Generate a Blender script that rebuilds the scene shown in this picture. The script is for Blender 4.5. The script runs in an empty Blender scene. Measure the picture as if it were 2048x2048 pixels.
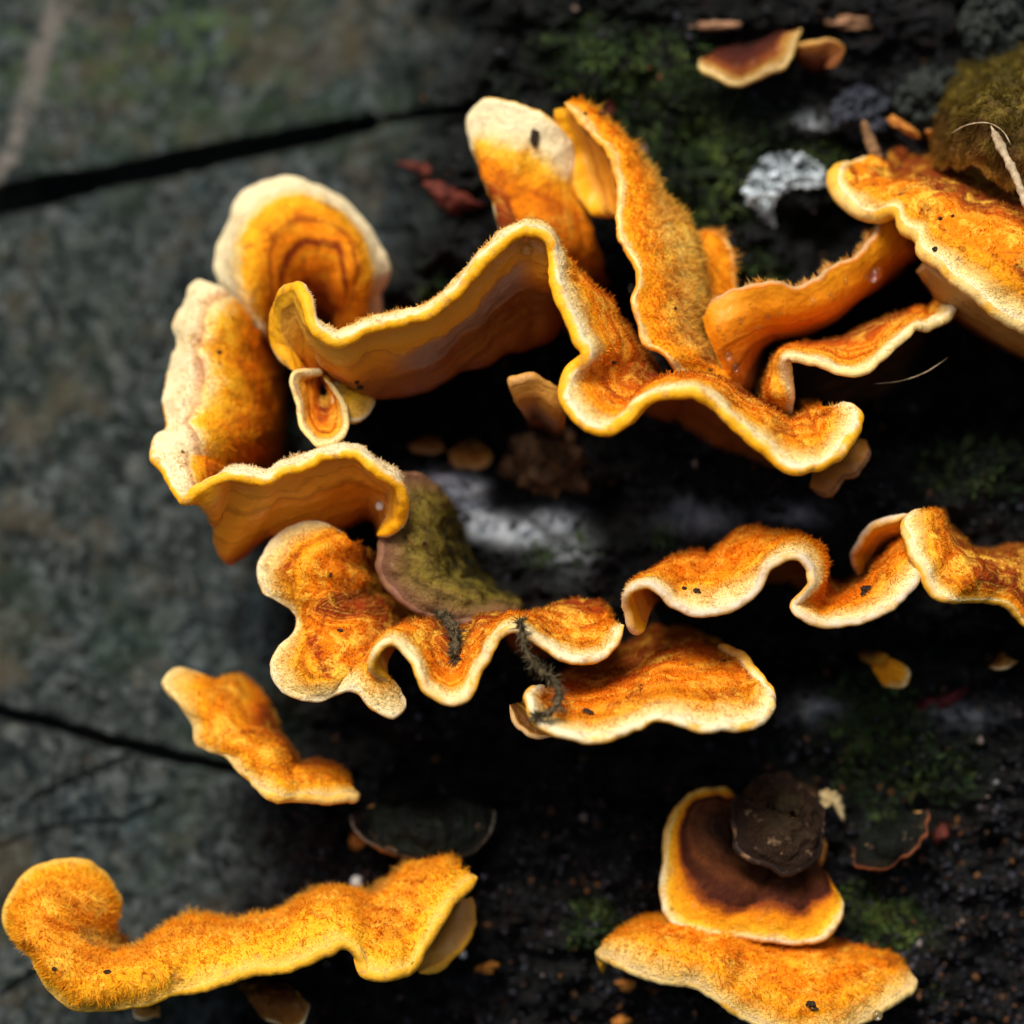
import bpy, math, random
import numpy as np
from mathutils import Vector, Matrix
from mathutils.bvhtree import BVHTree

# ------------------------------------------------------------------ camera, sky, light, exposure
scene = bpy.context.scene
PITCH = math.radians(24)          # the camera looks down on the leaning cut log
DIST = 340.0                      # mm from the lens to the reference plane (depth 0)
FRAME = 100.0                     # mm of log seen across the frame at depth 0
KPX = FRAME / 2048.0
AX = np.array((1.0, 0.0, 0.0))
AU = np.array((0.0, math.sin(PITCH), math.cos(PITCH)))      # up in the picture
AD = np.array((0.0, -math.cos(PITCH), math.sin(PITCH)))     # towards the lens
MM = 0.001

cam_data = bpy.data.cameras.new('camera')
cam = bpy.data.objects.new('camera', cam_data)
scene.collection.objects.link(cam)
scene.camera = cam
cam.location = Vector(AD * DIST * MM)
rot = Matrix((AX, AU, AD)).transposed()
cam.rotation_euler = rot.to_euler()
cam_data.sensor_width = 36.0
cam_data.lens = 36.0 * DIST / FRAME
cam_data.clip_start = 0.01
cam_data.clip_end = 50.0
cam_data.dof.use_dof = True
cam_data.dof.focus_distance = (DIST - 19.0) * MM
cam_data.dof.aperture_fstop = 10.5

SUN_EL, SUN_AZ = math.radians(62), math.radians(-28)   # high, slightly left, in front of the log
world = bpy.data.worlds.new('World')
scene.world = world
world.use_nodes = True
wn = world.node_tree
bg = wn.nodes['Background']
sky = wn.nodes.new('ShaderNodeTexSky')
sky.sky_type = 'NISHITA'
sky.sun_disc = False
sky.sun_elevation = SUN_EL
sky.sun_rotation = math.radians(180) - SUN_AZ
sky.air_density = 1.0
sky.dust_density = 4.0
sky.ozone_density = 1.0
wn.links.new(sky.outputs[0], bg.inputs[0])
bg.inputs[1].default_value = 0.052

sun_d = bpy.data.lights.new('sun', 'SUN')
sun = bpy.data.objects.new('sun', sun_d)
scene.collection.objects.link(sun)
sun_d.energy = 1.5
sun_d.angle = math.radians(22)
sun_d.color = (1.0, 0.96, 0.90)
sdir = Vector((math.sin(SUN_AZ) * math.cos(SUN_EL), -math.cos(SUN_AZ) * math.cos(SUN_EL), math.sin(SUN_EL)))
sun.rotation_euler = sdir.to_track_quat('Z', 'Y').to_euler()

scene.view_settings.view_transform = 'Standard'
scene.view_settings.look = 'None'
scene.view_settings.gamma = 1.0
scene.view_settings.exposure = 1.32
scene.view_settings.use_curve_mapping = False
scene.render.engine = 'CYCLES'
scene.cycles.use_denoising = True
scene.cycles.use_adaptive_sampling = True
scene.cycles.adaptive_threshold = 0.02
scene.cycles.max_bounces = 6
scene.cycles.diffuse_bounces = 3
scene.cycles.glossy_bounces = 2
scene.cycles.transmission_bounces = 6
scene.cycles.caustics_reflective = False
scene.cycles.caustics_refractive = True

# ------------------------------------------------------------------ helpers
col = scene.collection
rng = np.random.default_rng(7)
random.seed(7)


def P(px, py, d):
    """pixel of the photograph + depth in mm in front of the reference plane -> world metres"""
    px, py, d = np.asarray(px, float), np.asarray(py, float), np.asarray(d, float)
    s = KPX * (DIST - d) / DIST
    lx, ly = (px - 1024) * s, (1024 - py) * s
    return (lx[..., None] * AX + ly[..., None] * AU + d[..., None] * AD) * MM


_perm = np.random.default_rng(3).permutation(256)
_perm = np.concatenate([_perm, _perm, _perm])
_grad = np.random.default_rng(5).normal(size=(256, 3))
_grad /= np.linalg.norm(_grad, axis=1)[:, None]


def pnoise(p):
    p = np.asarray(p, float)
    i = np.floor(p).astype(int)
    f = p - i
    w = f * f * f * (f * (f * 6 - 15) + 10)
    i &= 255
    out = 0
    for dx in (0, 1):
        wx = w[..., 0] if dx else 1 - w[..., 0]
        for dy in (0, 1):
            wy = w[..., 1] if dy else 1 - w[..., 1]
            for dz in (0, 1):
                wz = w[..., 2] if dz else 1 - w[..., 2]
                h = _perm[_perm[_perm[(i[..., 0] + dx) & 255] + ((i[..., 1] + dy) & 255)] + ((i[..., 2] + dz) & 255)]
                g = _grad[h]
                out = out + wx * wy * wz * (g[..., 0] * (f[..., 0] - dx) + g[..., 1] * (f[..., 1] - dy) + g[..., 2] * (f[..., 2] - dz))
    return out * 1.5


def fbm(p, octaves=4, gain=0.5):
    a, s, o = 1.0, 0.0, 0
    p = np.asarray(p, float)
    for k in range(octaves):
        s = s + a * pnoise(p * (2 ** k) + 17.3 * k)
        a *= gain
    return s


def sstep(a, b, x):
    t = np.clip((np.asarray(x, float) - a) / (b - a), 0, 1)
    return t * t * (3 - 2 * t)


def seg_dist(px, py, line):
    """distance to a polyline (px) and the width carried along it"""
    best = np.full(px.shape, 1e9)
    wid = np.zeros(px.shape)
    for (x0, y0, w0), (x1, y1, w1) in zip(line[:-1], line[1:]):
        dx, dy = x1 - x0, y1 - y0
        t = np.clip(((px - x0) * dx + (py - y0) * dy) / (dx * dx + dy * dy), 0, 1)
        d = np.hypot(px - x0 - t * dx, py - y0 - t * dy)
        m = d < best
        best = np.where(m, d, best)
        wid = np.where(m, w0 + t * (w1 - w0), wid)
    return best, wid


CRACKS = [
    ([(-900, 640, 44), (-300, 490, 34), (0, 405, 30), (90, 386, 30), (165, 369, 27), (190, 364, 19), (260, 349, 23), (340, 332, 25), (450, 308, 23), (560, 285, 21),
      (660, 264, 19), (742, 247, 16)], 13.0),
    ([(772, 240, 8), (860, 226, 10), (950, 218, 8), (1010, 214, 3)], 6.0),
    ([(-700, 1270, 18), (0, 1424, 13), (110, 1448, 12), (240, 1488, 13), (330, 1508, 14), (430, 1530, 11), (560, 1560, 8)], 7.0),
    ([(60, 1600, 2), (150, 1560, 3), (260, 1512, 3)], 2.5),
    ([(0, 1690, 2), (120, 1650, 3), (250, 1640, 3), (330, 1600, 2)], 2.0),
    ([(0, 1990, 3), (90, 1930, 3), (200, 1890, 3)], 2.5),
]
HOLLOWS = [(880, 840, 230, 80, 9), (1850, 770, 260, 110, 12), (1230, 1560, 380, 85, 8), (1650, 1300, 260, 60, 7), (1250, 640, 60, 70, 7), (1150, 1020, 260, 50, 2),
           (1720, 470, 130, 60, 7), (1960, 1310, 140, 60, 5), (640, 1480, 120, 70, 5), (600, 2030, 300, 60, 6), (1560, 105, 130, 40, 3), (880, 1560, 180, 60, 4)]


def bark_mask(px, py):
    ys = [-900, 0, 400, 800, 1200, 1500, 1750, 2048, 2900]
    xs = [960, 900, 830, 640, 610, 560, 470, 430, 300]
    xb = np.interp(py, ys, xs)
    q = np.stack([px / 130, py / 130, np.zeros_like(px)], -1)
    return sstep(-120, 120, px - xb + 70 * fbm(q, 3))


def surf(px, py):
    """depth (mm towards the lens) of the log at a pixel"""
    px, py = np.asarray(px, float), np.asarray(py, float)
    m = bark_mask(px, py)
    t = np.clip(py / 2048, -0.4, 1.4)
    wood = -23 + 18 * t
    bark = -7 + 8 * t + 3.5 * np.clip((px - 700) / 1348, -0.2, 1.5)
    z = np.zeros_like(px)
    g = np.stack([px / 420 + py / 900, py / 60, z + 1.7], -1)
    wood = wood + 0.35 * fbm(np.stack([px / 60, py / 60, z], -1), 4) + 0.2 * pnoise(g)
    b1 = fbm(np.stack([px / 120, py / 95, z + 4], -1), 5, 0.55)
    b2 = np.abs(fbm(np.stack([px / 60, py / 45, z + 9], -1), 3))
    bark = bark + 3.0 * b1 - 2.0 * b2 + 0.25 * pnoise(np.stack([px / 9, py / 9, z], -1))
    s = wood * (1 - m) + bark * m
    for (x, y, rx, ry, dep) in HOLLOWS:
        s = s - dep * np.exp(-(((px - x) / rx) ** 2 + ((py - y) / ry) ** 2) ** 1.3) * (0.35 + 0.65 * m)
    wob = 5 * pnoise(np.stack([px / 28, py / 28, z + 2], -1)) + 2.5 * pnoise(np.stack([px / 11, py / 11, z + 8], -1))
    for line, dep in CRACKS:
        d, w = seg_dist(px, py, line)
        s = s - dep * sstep(1.15, 0.55, (d + wob * np.clip(w / 14, 0.2, 1)) / np.maximum(w, 1e-3))
    return s


def link(ob, parent=None):
    col.objects.link(ob)
    if parent is not None:
        ob.parent = parent
    return ob


def mesh_from(name, verts, quads=None, tris=None, normals=None, attrs=None, smooth=True):
    me = bpy.data.meshes.new(name)
    nq = 0 if quads is None else len(quads)
    nt = 0 if tris is None else len(tris)
    loops = np.concatenate([a for a in ((quads.ravel() if nq else None), (tris.ravel() if nt else None)) if a is not None]).astype(np.int32)
    starts = np.concatenate([np.arange(nq) * 4, nq * 4 + np.arange(nt) * 3]).astype(np.int32)
    me.vertices.add(len(verts))
    me.vertices.foreach_set('co', np.asarray(verts, np.float32).ravel())
    me.loops.add(len(loops))
    me.loops.foreach_set('vertex_index', loops)
    me.polygons.add(nq + nt)
    me.polygons.foreach_set('loop_start', starts)
    me.polygons.foreach_set('use_smooth', np.full(nq + nt, smooth))
    me.update(calc_edges=True)
    for k, v in (attrs or {}).items():
        a = me.attributes.new(k, 'FLOAT', 'POINT')
        a.data.foreach_set('value', np.asarray(v, np.float32).ravel())
    me.validate()
    if normals is not None:
        me.normals_split_custom_set_from_vertices([tuple(n) for n in np.asarray(normals, float)])
    return me


def tag(o, label=None, cat=None, group=None, kind=None):
    for k, v in (('label', label), ('category', cat), ('group', group), ('kind', kind)):
        if v:
            o[k] = v
    return o


# ------------------------------------------------------------------ material helpers
class NT:
    def __init__(self, name):
        self.m = bpy.data.materials.new(name)
        self.m.use_nodes = True
        self.t = self.m.node_tree
        self.bsdf = self.t.nodes['Principled BSDF']
        self.out = self.t.nodes['Material Output']

    def node(self, typ, **kw):
        n = self.t.nodes.new(typ)
        for k, v in kw.items():
            setattr(n, k, v)
        return n

    def put(self, sock, v):
        if hasattr(v, 'is_output') or isinstance(v, bpy.types.NodeSocket):
            self.t.links.new(v, sock)
        else:
            sock.default_value = v

    def attr(self, name):
        return self.node('ShaderNodeAttribute', attribute_name=name).outputs['Fac']

    def coord(self):
        if not hasattr(self, '_c'):
            self._c = self.node('ShaderNodeTexCoord').outputs['Object']
        return self._c

    def noise(self, scale, detail=3, rough=0.55, off=None, dist=0.0, vec=None):
        n = self.node('ShaderNodeTexNoise')
        v = vec or self.coord()
        if off is not None:
            a = self.node('ShaderNodeVectorMath', operation='ADD')
            self.put(a.inputs[0], v)
            a.inputs[1].default_value = (off, off * 0.7, off * 1.3)
            v = a.outputs[0]
        self.put(n.inputs['Vector'], v)
        n.inputs['Scale'].default_value = scale
        n.inputs['Detail'].default_value = detail
        n.inputs['Roughness'].default_value = rough
        n.inputs['Distortion'].default_value = dist
        return n.outputs['Fac']

    def math(self, op, a, b=0.0, c=None, clamp=False):
        n = self.node('ShaderNodeMath', operation=op, use_clamp=clamp)
        self.put(n.inputs[0], a)
        self.put(n.inputs[1], b)
        if c is not None:
            self.put(n.inputs[2], c)
        return n.outputs[0]

    def ramp(self, fac, stops, interp='LINEAR'):
        n = self.node('ShaderNodeValToRGB')
        e = n.color_ramp.elements
        n.color_ramp.interpolation = interp
        while len(e) < len(stops):
            e.new(0.5)
        for el, (p, c) in zip(e, stops):
            el.position = p
            el.color = (*c, 1) if len(c) == 3 else c
        self.put(n.inputs[0], fac)
        return n.outputs[0]

    def smooth(self, x, a, b):
        n = self.node('ShaderNodeMapRange', interpolation_type='SMOOTHSTEP')
        self.put(n.inputs['Value'], x)
        n.inputs['From Min'].default_value = a
        n.inputs['From Max'].default_value = b
        return n.outputs[0]

    def mix(self, fac, a, b, mode='MIX'):
        n = self.node('ShaderNodeMix', data_type='RGBA', blend_type=mode)
        self.put(n.inputs[0], fac)
        for s, v in ((n.inputs[6], a), (n.inputs[7], b)):
            if isinstance(v, tuple) and len(v) == 3:
                v = (*v, 1)
            self.put(s, v)
        return n.outputs[2]

    def bump(self, h, strength=0.5, dist=0.0003, normal=None):
        n = self.node('ShaderNodeBump')
        n.inputs['Strength'].default_value = strength
        n.inputs['Distance'].default_value = dist
        self.put(n.inputs['Height'], h)
        if normal is not None:
            self.put(n.inputs['Normal'], normal)
        return n.outputs[0]

    def finish(self, color, rough=0.6, normal=None, spec=0.3, sheen=0.0, sss=0.0, sss_r=(1.0, 0.4, 0.1), sss_s=0.0008):
        b = self.bsdf
        self.put(b.inputs['Base Color'], color)
        self.put(b.inputs['Roughness'], rough)
        self.put(b.inputs['Specular IOR Level'], spec)
        if sheen:
            b.inputs['Sheen Weight'].default_value = sheen
            b.inputs['Sheen Roughness'].default_value = 0.6
        if sss:
            b.inputs['Subsurface Weight'].default_value = sss
            b.inputs['Subsurface Radius'].default_value = sss_r
            b.inputs['Subsurface Scale'].default_value = sss_s
        if normal is not None:
            self.put(b.inputs['Normal'], normal)
        return self.m


WHITE = (0.84, 0.69, 0.39)
CREAM = (0.82, 0.58, 0.20)
TAN = (0.50, 0.30, 0.12)
YEL = (0.84, 0.42, 0.018)
GOLD = (0.82, 0.32, 0.008)
ORG = (0.78, 0.215, 0.004)
DEEP = (0.52, 0.095, 0.004)
RED = (0.24, 0.035, 0.006)
BRN = (0.085, 0.026, 0.009)
DRK = (0.022, 0.011, 0.007)
OLIVE = (0.17, 0.12, 0.018)
OCH = (0.46, 0.24, 0.045)


def top_material(name, stops, span=14.0, warp=1.0, zones=0.5, patch=0.8, patch_col=(0.34, 0.050, 0.004), light_col=(0.88, 0.50, 0.05), seed=0.0, specks=0.5, rough=0.85, hairy=False):
    """felted upper side: colour zones by distance (mm) from the margin, mottled"""
    n = NT(name)
    e = n.attr('edge')
    w = n.noise(420, 4, 0.6, seed)
    w2 = n.noise(1500, 2, 0.5, seed + 2)
    dx = n.math('MULTIPLY', n.math('SUBTRACT', w, 0.5), warp * 2.2)
    dx = n.math('ADD', dx, n.math('MULTIPLY', n.math('SUBTRACT', w2, 0.5), warp * 0.8))
    ramp_in = n.math('DIVIDE', n.math('ADD', e, dx), span, clamp=True)
    c = n.ramp(ramp_in, [(p / span, k) for p, k in stops])
    # concentric growth zones
    zv = n.node('ShaderNodeTexNoise', noise_dimensions='1D')
    n.put(zv.inputs['W'], n.math('ADD', n.math('MULTIPLY', n.math('ADD', e, n.math('MULTIPLY', dx, 0.4)), 0.62), seed * 3.1))
    zv.inputs['Scale'].default_value = 1.0
    zv.inputs['Detail'].default_value = 1.0
    inner = n.smooth(e, 1.6, 3.4)
    z = n.math('MULTIPLY', n.math('MULTIPLY', n.smooth(zv.outputs['Fac'], 0.54, 0.68), inner), zones)
    c = n.mix(z, c, patch_col)
    zl = n.math('MULTIPLY', n.math('MULTIPLY', n.smooth(zv.outputs['Fac'], 0.46, 0.34), inner), zones * 0.7)
    c = n.mix(zl, c, light_col)
    # blotches
    b = n.smooth(n.noise(300, 4, 0.65, seed + 5, 0.8), 0.50, 0.66)
    c = n.mix(n.math('MULTIPLY', n.math('MULTIPLY', b, inner), patch), c, patch_col)
    b2 = n.smooth(n.noise(420, 4, 0.65, seed + 9, 0.6), 0.50, 0.66)
    c = n.mix(n.math('MULTIPLY', n.math('MULTIPLY', b2, inner), patch * 0.9), c, light_col)
    if hairy:
        d = n.node('ShaderNodeBsdfDiffuse')
        t = n.node('ShaderNodeBsdfTranslucent')
        mx = n.node('ShaderNodeMixShader')
        hv = n.math('ADD', 0.72, n.math('MULTIPLY', n.noise(2500, 1, 0.5, seed + 1), 0.75))
        c = n.mix(1.0, n.mix(n.math('MULTIPLY', n.attr('tip'), 0.38), c, n.mix(0.5, c, light_col)), hv, 'MULTIPLY')
        n.put(d.inputs[0], c)
        n.put(t.inputs[0], c)
        mx.inputs[0].default_value = 0.5
        n.put(mx.inputs[1], d.outputs[0])
        n.put(mx.inputs[2], t.outputs[0])
        n.put(n.out.inputs['Surface'], mx.outputs[0])
        return n.m
    # stain on the pale margin
    st = n.math('MULTIPLY', n.smooth(n.noise(700, 3, 0.6, seed + 13), 0.58, 0.74), n.math('SUBTRACT', 1.0, inner))
    c = n.mix(n.math('MULTIPLY', st, 0.45), c, (0.36, 0.22, 0.12))
    # felt: fine light and dark threads
    f = n.noise(4200, 3, 0.65, seed + 1)
    f2 = n.noise(1700, 3, 0.6, seed + 4)
    fv = n.math('ADD', n.math('MULTIPLY', n.smooth(f, 0.25, 0.75), 0.40), n.math('ADD', 0.55, n.math('MULTIPLY', f2, 0.5)))
    c = n.mix(1.0, c, fv, 'MULTIPLY')
    # dark grains
    vo = n.node('ShaderNodeTexVoronoi')
    n.put(vo.inputs['Vector'], n.coord())
    vo.inputs['Scale'].default_value = 330
    sp = n.math('MULTIPLY', n.smooth(vo.outputs['Distance'], 0.10, 0.05), n.smooth(n.noise(500, 1, 0.5, seed + 20), 0.52, 0.58))
    c = n.mix(n.math('MULTIPLY', sp, specks), c, (0.03, 0.016, 0.01))
    h = n.math('ADD', f, n.math('MULTIPLY', f2, 1.6))
    return n.finish(c, rough, n.bump(h, 0.8, 0.00022), 0.10)


def under_material(name, stops, span=10.0, seed=0.0, rough=0.42, band=0.5, band_col=(0.30, 0.09, 0.008), grey=0.0):
    """smooth fertile underside with faint concentric bands"""
    n = NT(name)
    e = n.attr('edge_raw')
    w = n.noise(300, 3, 0.55, seed)
    dx = n.math('MULTIPLY', n.math('SUBTRACT', w, 0.5), 1.8)
    x = n.math('ADD', e, n.math('MULTIPLY', dx, n.smooth(e, 0.4, 2.0)))
    c = n.ramp(n.math('DIVIDE', x, span, clamp=True), [(p / span, k) for p, k in stops])
    zv = n.node('ShaderNodeTexNoise', noise_dimensions='1D')
    n.put(zv.inputs['W'], n.math('ADD', n.math('MULTIPLY', n.math('ADD', x, n.math('MULTIPLY', dx, 1.2)), 0.5), seed * 2.3))
    zv.inputs['Scale'].default_value = 1.0
    zv.inputs['Detail'].default_value = 2.0
    c = n.mix(n.math('MULTIPLY', n.math('MULTIPLY', n.smooth(zv.outputs['Fac'], 0.54, 0.70), n.smooth(e, 1.6, 3.0)), band), c, band_col)
    b = n.smooth(n.noise(380, 4, 0.6, seed + 3), 0.5, 0.75)
    c = n.mix(n.math('MULTIPLY', b, 0.35), c, n.mix(0.5, c, (0.30, 0.11, 0.02)))
    if grey:
        gm = n.math('MULTIPLY', n.smooth(n.math('ADD', e, n.math('MULTIPLY', dx, 1.5)), grey, grey + 1.0), n.smooth(n.math('ADD', e, n.math('MULTIPLY', dx, 2.0)), grey + 4.6, grey + 3.4))
        gm = n.math('MULTIPLY', gm, n.smooth(n.attr('along'), 21.0, 25.0))
        gm = n.math('MULTIPLY', gm, n.smooth(n.attr('along'), 39.0, 36.0))
        c = n.mix(n.math('MULTIPLY', gm, 0.75), c, (0.27, 0.20, 0.17))
    h = n.math('ADD', n.noise(900, 3, 0.5, seed + 6), n.math('MULTIPLY', zv.outputs['Fac'], 1.5))
    # tiny wet beads
    vo = n.node('ShaderNodeTexVoronoi')
    n.put(vo.inputs['Vector'], n.coord())
    vo.inputs['Scale'].default_value = 700
    bd = n.math('MULTIPLY', n.smooth(vo.outputs['Distance'], 0.16, 0.06), n.smooth(n.noise(900, 1, 0.5, seed + 15), 0.60, 0.66))
    c = n.mix(n.math('MULTIPLY', bd, 0.4), c, (0.8, 0.6, 0.35))
    return n.finish(c, rough, n.bump(h, 0.45, 0.0004), 0.4)


def rim_material(name, top_c, mid_c, low_c, split=0.27, seed=0.0):
    n = NT(name)
    a = n.math('ADD', n.attr('round'), n.math('MULTIPLY', n.math('SUBTRACT', n.noise(420, 4, 0.6, seed), 0.5), 0.7), clamp=True)
    tc = n.mix(n.math('MULTIPLY', n.attr('pale'), n.smooth(n.noise(380, 3, 0.6, seed + 8), 0.30, 0.55)), mid_c, top_c)
    c = n.mix(n.smooth(a, split - 0.15, split + 0.15), tc, mid_c)
    c = n.mix(n.smooth(a, 0.6, 1.0), c, low_c)
    st = n.smooth(n.noise(850, 4, 0.7, seed + 3), 0.50, 0.70)
    c = n.mix(n.math('MULTIPLY', st, 0.62), c, (0.36, 0.18, 0.07))
    f = n.noise(3200, 3, 0.6, seed + 1)
    c = n.mix(1.0, c, n.math('ADD', 0.72, n.math('MULTIPLY', f, 0.5)), 'MULTIPLY')
    return n.finish(c, 0.6, n.bump(f, 0.5, 0.00015), 0.3)


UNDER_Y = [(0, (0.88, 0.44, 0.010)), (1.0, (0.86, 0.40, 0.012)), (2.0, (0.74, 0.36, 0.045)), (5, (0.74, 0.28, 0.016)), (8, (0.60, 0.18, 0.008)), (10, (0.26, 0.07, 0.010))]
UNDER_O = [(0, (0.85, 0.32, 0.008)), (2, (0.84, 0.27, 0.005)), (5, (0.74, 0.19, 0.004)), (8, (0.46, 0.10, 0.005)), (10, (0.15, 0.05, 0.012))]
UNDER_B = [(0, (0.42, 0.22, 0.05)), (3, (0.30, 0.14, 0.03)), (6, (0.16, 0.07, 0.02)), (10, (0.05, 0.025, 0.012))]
TOPS = {
    'cream': [(0, WHITE), (1.2, CREAM), (2.0, (0.72, 0.40, 0.09)), (3.0, GOLD), (5.0, ORG), (8.5, ORG), (11, DEEP), (14, RED)],
    'wide': [(0, WHITE), (2.0, WHITE), (3.1, CREAM), (3.6, YEL), (4.6, GOLD), (6.2, ORG), (9.5, ORG), (11, DEEP), (14, RED)],
    'gold': [(0, (0.80, 0.47, 0.09)), (1.5, YEL), (4, GOLD), (7, (0.72, 0.27, 0.015)), (10, GOLD), (12, OCH)],
    'ochre': [(0, (0.74, 0.48, 0.16)), (0.5, GOLD), (2.0, (0.80, 0.28, 0.008)), (3.2, (0.76, 0.36, 0.03)), (5, (0.78, 0.48, 0.09)), (8, (0.70, 0.42, 0.07)), (14, OCH)],
    'tanned': [(0, (0.66, 0.44, 0.18)), (0.9, (0.74, 0.45, 0.10)), (2.2, GOLD), (4.5, ORG), (7, GOLD), (9, ORG), (12, DEEP), (14, RED)],
    'dim': [(0, (0.34, 0.16, 0.035)), (0.8, (0.20, 0.075, 0.012)), (2.5, (0.09, 0.03, 0.007)), (6, (0.06, 0.025, 0.01)), (14, DRK)],  # darkened ochre: the shade around these small brackets is put into the colour
    'olive': [(0, (0.15, 0.065, 0.035)), (1.5, (0.17, 0.09, 0.03)), (3, (0.19, 0.12, 0.022)), (5.0, (0.11, 0.08, 0.013)), (7, (0.05, 0.042, 0.009)), (12, (0.02, 0.018, 0.006))],
    'zoned': [(0, CREAM), (0.6, YEL), (1.4, GOLD), (2.6, ORG), (3.1, (0.30, 0.06, 0.006)), (3.7, (0.050, 0.010, 0.004)), (4.8, (0.060, 0.014, 0.005)), (6, (0.13, 0.036, 0.009)), (7.6, (0.055, 0.016, 0.006)), (9, (0.09, 0.028, 0.009)), (12, (0.016, 0.008, 0.005))],
    'brown': [(0, (0.016, 0.008, 0.005)), (2, (0.026, 0.013, 0.006)), (5, (0.030, 0.019, 0.008)), (8, (0.022, 0.017, 0.007)), (12, DRK)],
    'red': [(0, (.5, .36, .18)), (0.35, OCH), (0.8, (0.20, 0.05, 0.010)), (1.5, (.07, .014, .006)), (3, (0.045, 0.010, 0.006)), (12, DRK)],
    'moss': [(0, (0.02, 0.014, 0.008)), (1.0, (0.006, 0.007, 0.005)), (5, (0.005, 0.007, 0.004)), (12, (0.004, 0.004, 0.003))],
    'hump': [(0, (0.30, 0.13, 0.015)), (1.5, (0.15, 0.065, 0.012)), (4, (0.075, 0.035, 0.010)), (7, (0.085, 0.055, 0.010)), (14, (0.07, 0.055, 0.012))],
}

# ------------------------------------------------------------------ the log
def build_log():
    xs = np.concatenate([np.linspace(-1300, -60, 60, endpoint=False), np.arange(-60, 2110, 5.5), np.linspace(2116, 3350, 60)])
    ys = np.concatenate([np.linspace(-1300, -60, 60, endpoint=False), np.arange(-60, 2110, 5.5), np.linspace(2116, 3350, 60)])
    gx, gy = np.meshgrid(xs, ys)
    d = surf(gx, gy)
    v = P(gx, gy, d)
    ny, nx = gx.shape
    idx = np.arange(nx * ny).reshape(ny, nx)
    quads = np.stack([idx[:-1, :-1], idx[1:, :-1], idx[1:, 1:], idx[:-1, 1:]], -1).reshape(-1, 4)
    verts = v.reshape(-1, 3)
    m = bark_mask(gx, gy).ravel()
    px, py = gx.ravel(), gy.ravel()
    z = np.zeros_like(px)
    fungus = np.zeros_like(px)
    for (x, y, rx, ry, a) in [(890, 975, 45, 24, 1.2), (930, 1010, 34, 26, 1.2), (975, 1050, 40, 22, 1.1), (1040, 1065, 60, 22, .75), (1110, 1045, 45, 26, .5), (1130, 1100, 50, 40, .2), (1400, 1040, 60, 25, .22), (1360, 1010, 30, 20, .2),
                              (1590, 1030, 50, 20, .2), (1630, 1420, 50, 26, .16), (1930, 1430, 70, 24, .12), (1620, 245, 26, 18, .18), (930, 975, 30, 22, .9)]:
        fungus = np.maximum(fungus, a * np.exp(-(((px - x) / rx) ** 2 + ((py - y) / ry) ** 2)))
    fungus = np.clip(fungus * 1.7, 0, 1) * sstep(-0.45, 0.0, fbm(np.stack([px / 28, py / 28, z + 3], -1), 4) + 0.25)
    moss = np.zeros_like(px)
    for (x, y, rx, ry, a) in [(1250, 210, 220, 160, .8), (1420, 340, 180, 140, .9), (1180, 100, 120, 90, .7), (1500, 560, 80, 60, .5), (1740, 1430, 130, 90, .8), (1790, 1860, 90, 60, 1), (1780, 1540, 200, 90, .7), (1100, 1080, 90, 60, .4),
                              (250, 120, 420, 130, .85), (30, 90, 100, 140, .9), (420, 60, 120, 80, 1), (340, 250, 220, 90, .35), (1180, 1860, 80, 70, .4), (1960, 930, 160, 90, .5), (860, 590, 60, 60, .5), (60, 700, 220, 300, .2)]:
        moss = np.maximum(moss, a * np.exp(-(((px - x) / rx) ** 2 + ((py - y) / ry) ** 2)))
    sd_, sw_ = seg_dist(px, py, [(150, -120, 24), (112, 20, 24), (70, 150, 26), (25, 290, 16), (-60, 520, 10)])
    scrape = sstep(1.3, 0.5, (sd_ + 10 * fbm(np.stack([px / 30, py / 30, z + 6], -1), 3)) / np.maximum(sw_, 1e-3))
    me = mesh_from('log_surface', verts, quads=quads, attrs={'bark': m, 'fungus': fungus, 'moss': moss, 'scrape': scrape})
    # close the block behind the weathered face
    import bmesh
    bm = bmesh.new()
    bm.from_mesh(me)
    edges = [e for e in bm.edges if e.is_boundary]
    r = bmesh.ops.extrude_edge_only(bm, edges=edges)
    back = Vector(-AD * 0.09)
    nv = [g for g in r['geom'] if isinstance(g, bmesh.types.BMVert)]
    for q in nv:
        q.co += back
    bmesh.ops.holes_fill(bm, edges=[g for g in r['geom'] if isinstance(g, bmesh.types.BMEdge) and g.is_boundary], sides=0)
    bm.to_mesh(me)
    bm.free()
    n = NT('weathered_log')
    bark, fun, mos = n.attr('bark'), n.attr('fungus'), n.attr('moss')
    # sawn grey wood with faint slanting grain
    mp = n.node('ShaderNodeMapping')
    n.put(mp.inputs['Vector'], n.coord())
    mp.inputs['Rotation'].default_value = (0, math.radians(24), 0)
    mp.inputs['Scale'].default_value = (1.5, 1.0, 0.75)
    g1 = n.noise(260, 5, 0.62, 1.0, 0.5, vec=mp.outputs[0])
    g2 = n.noise(95, 4, 0.6, 2.0)
    g3 = n.noise(900, 4, 0.7, 4.0)
    wood = n.ramp(g1, [(0.30, (0.010, 0.013, 0.012)), (0.45, (0.034, 0.039, 0.037)), (0.56, (0.062, 0.066, 0.062)), (0.72, (0.14, 0.135, 0.125))])
    wood = n.mix(n.math('MULTIPLY', n.smooth(g2, 0.45, 0.68), 0.55), wood, (0.040, 0.062, 0.072))
    wood = n.mix(n.smooth(n.noise(640, 4, 0.7, 31.0), 0.46, 0.60), wood, (0.008, 0.012, 0.012))
    wood = n.mix(n.math('MULTIPLY', n.smooth(n.noise(560, 4, 0.7, 36.0), 0.54, 0.64), 0.8), wood, (0.12, 0.13, 0.13))
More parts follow.
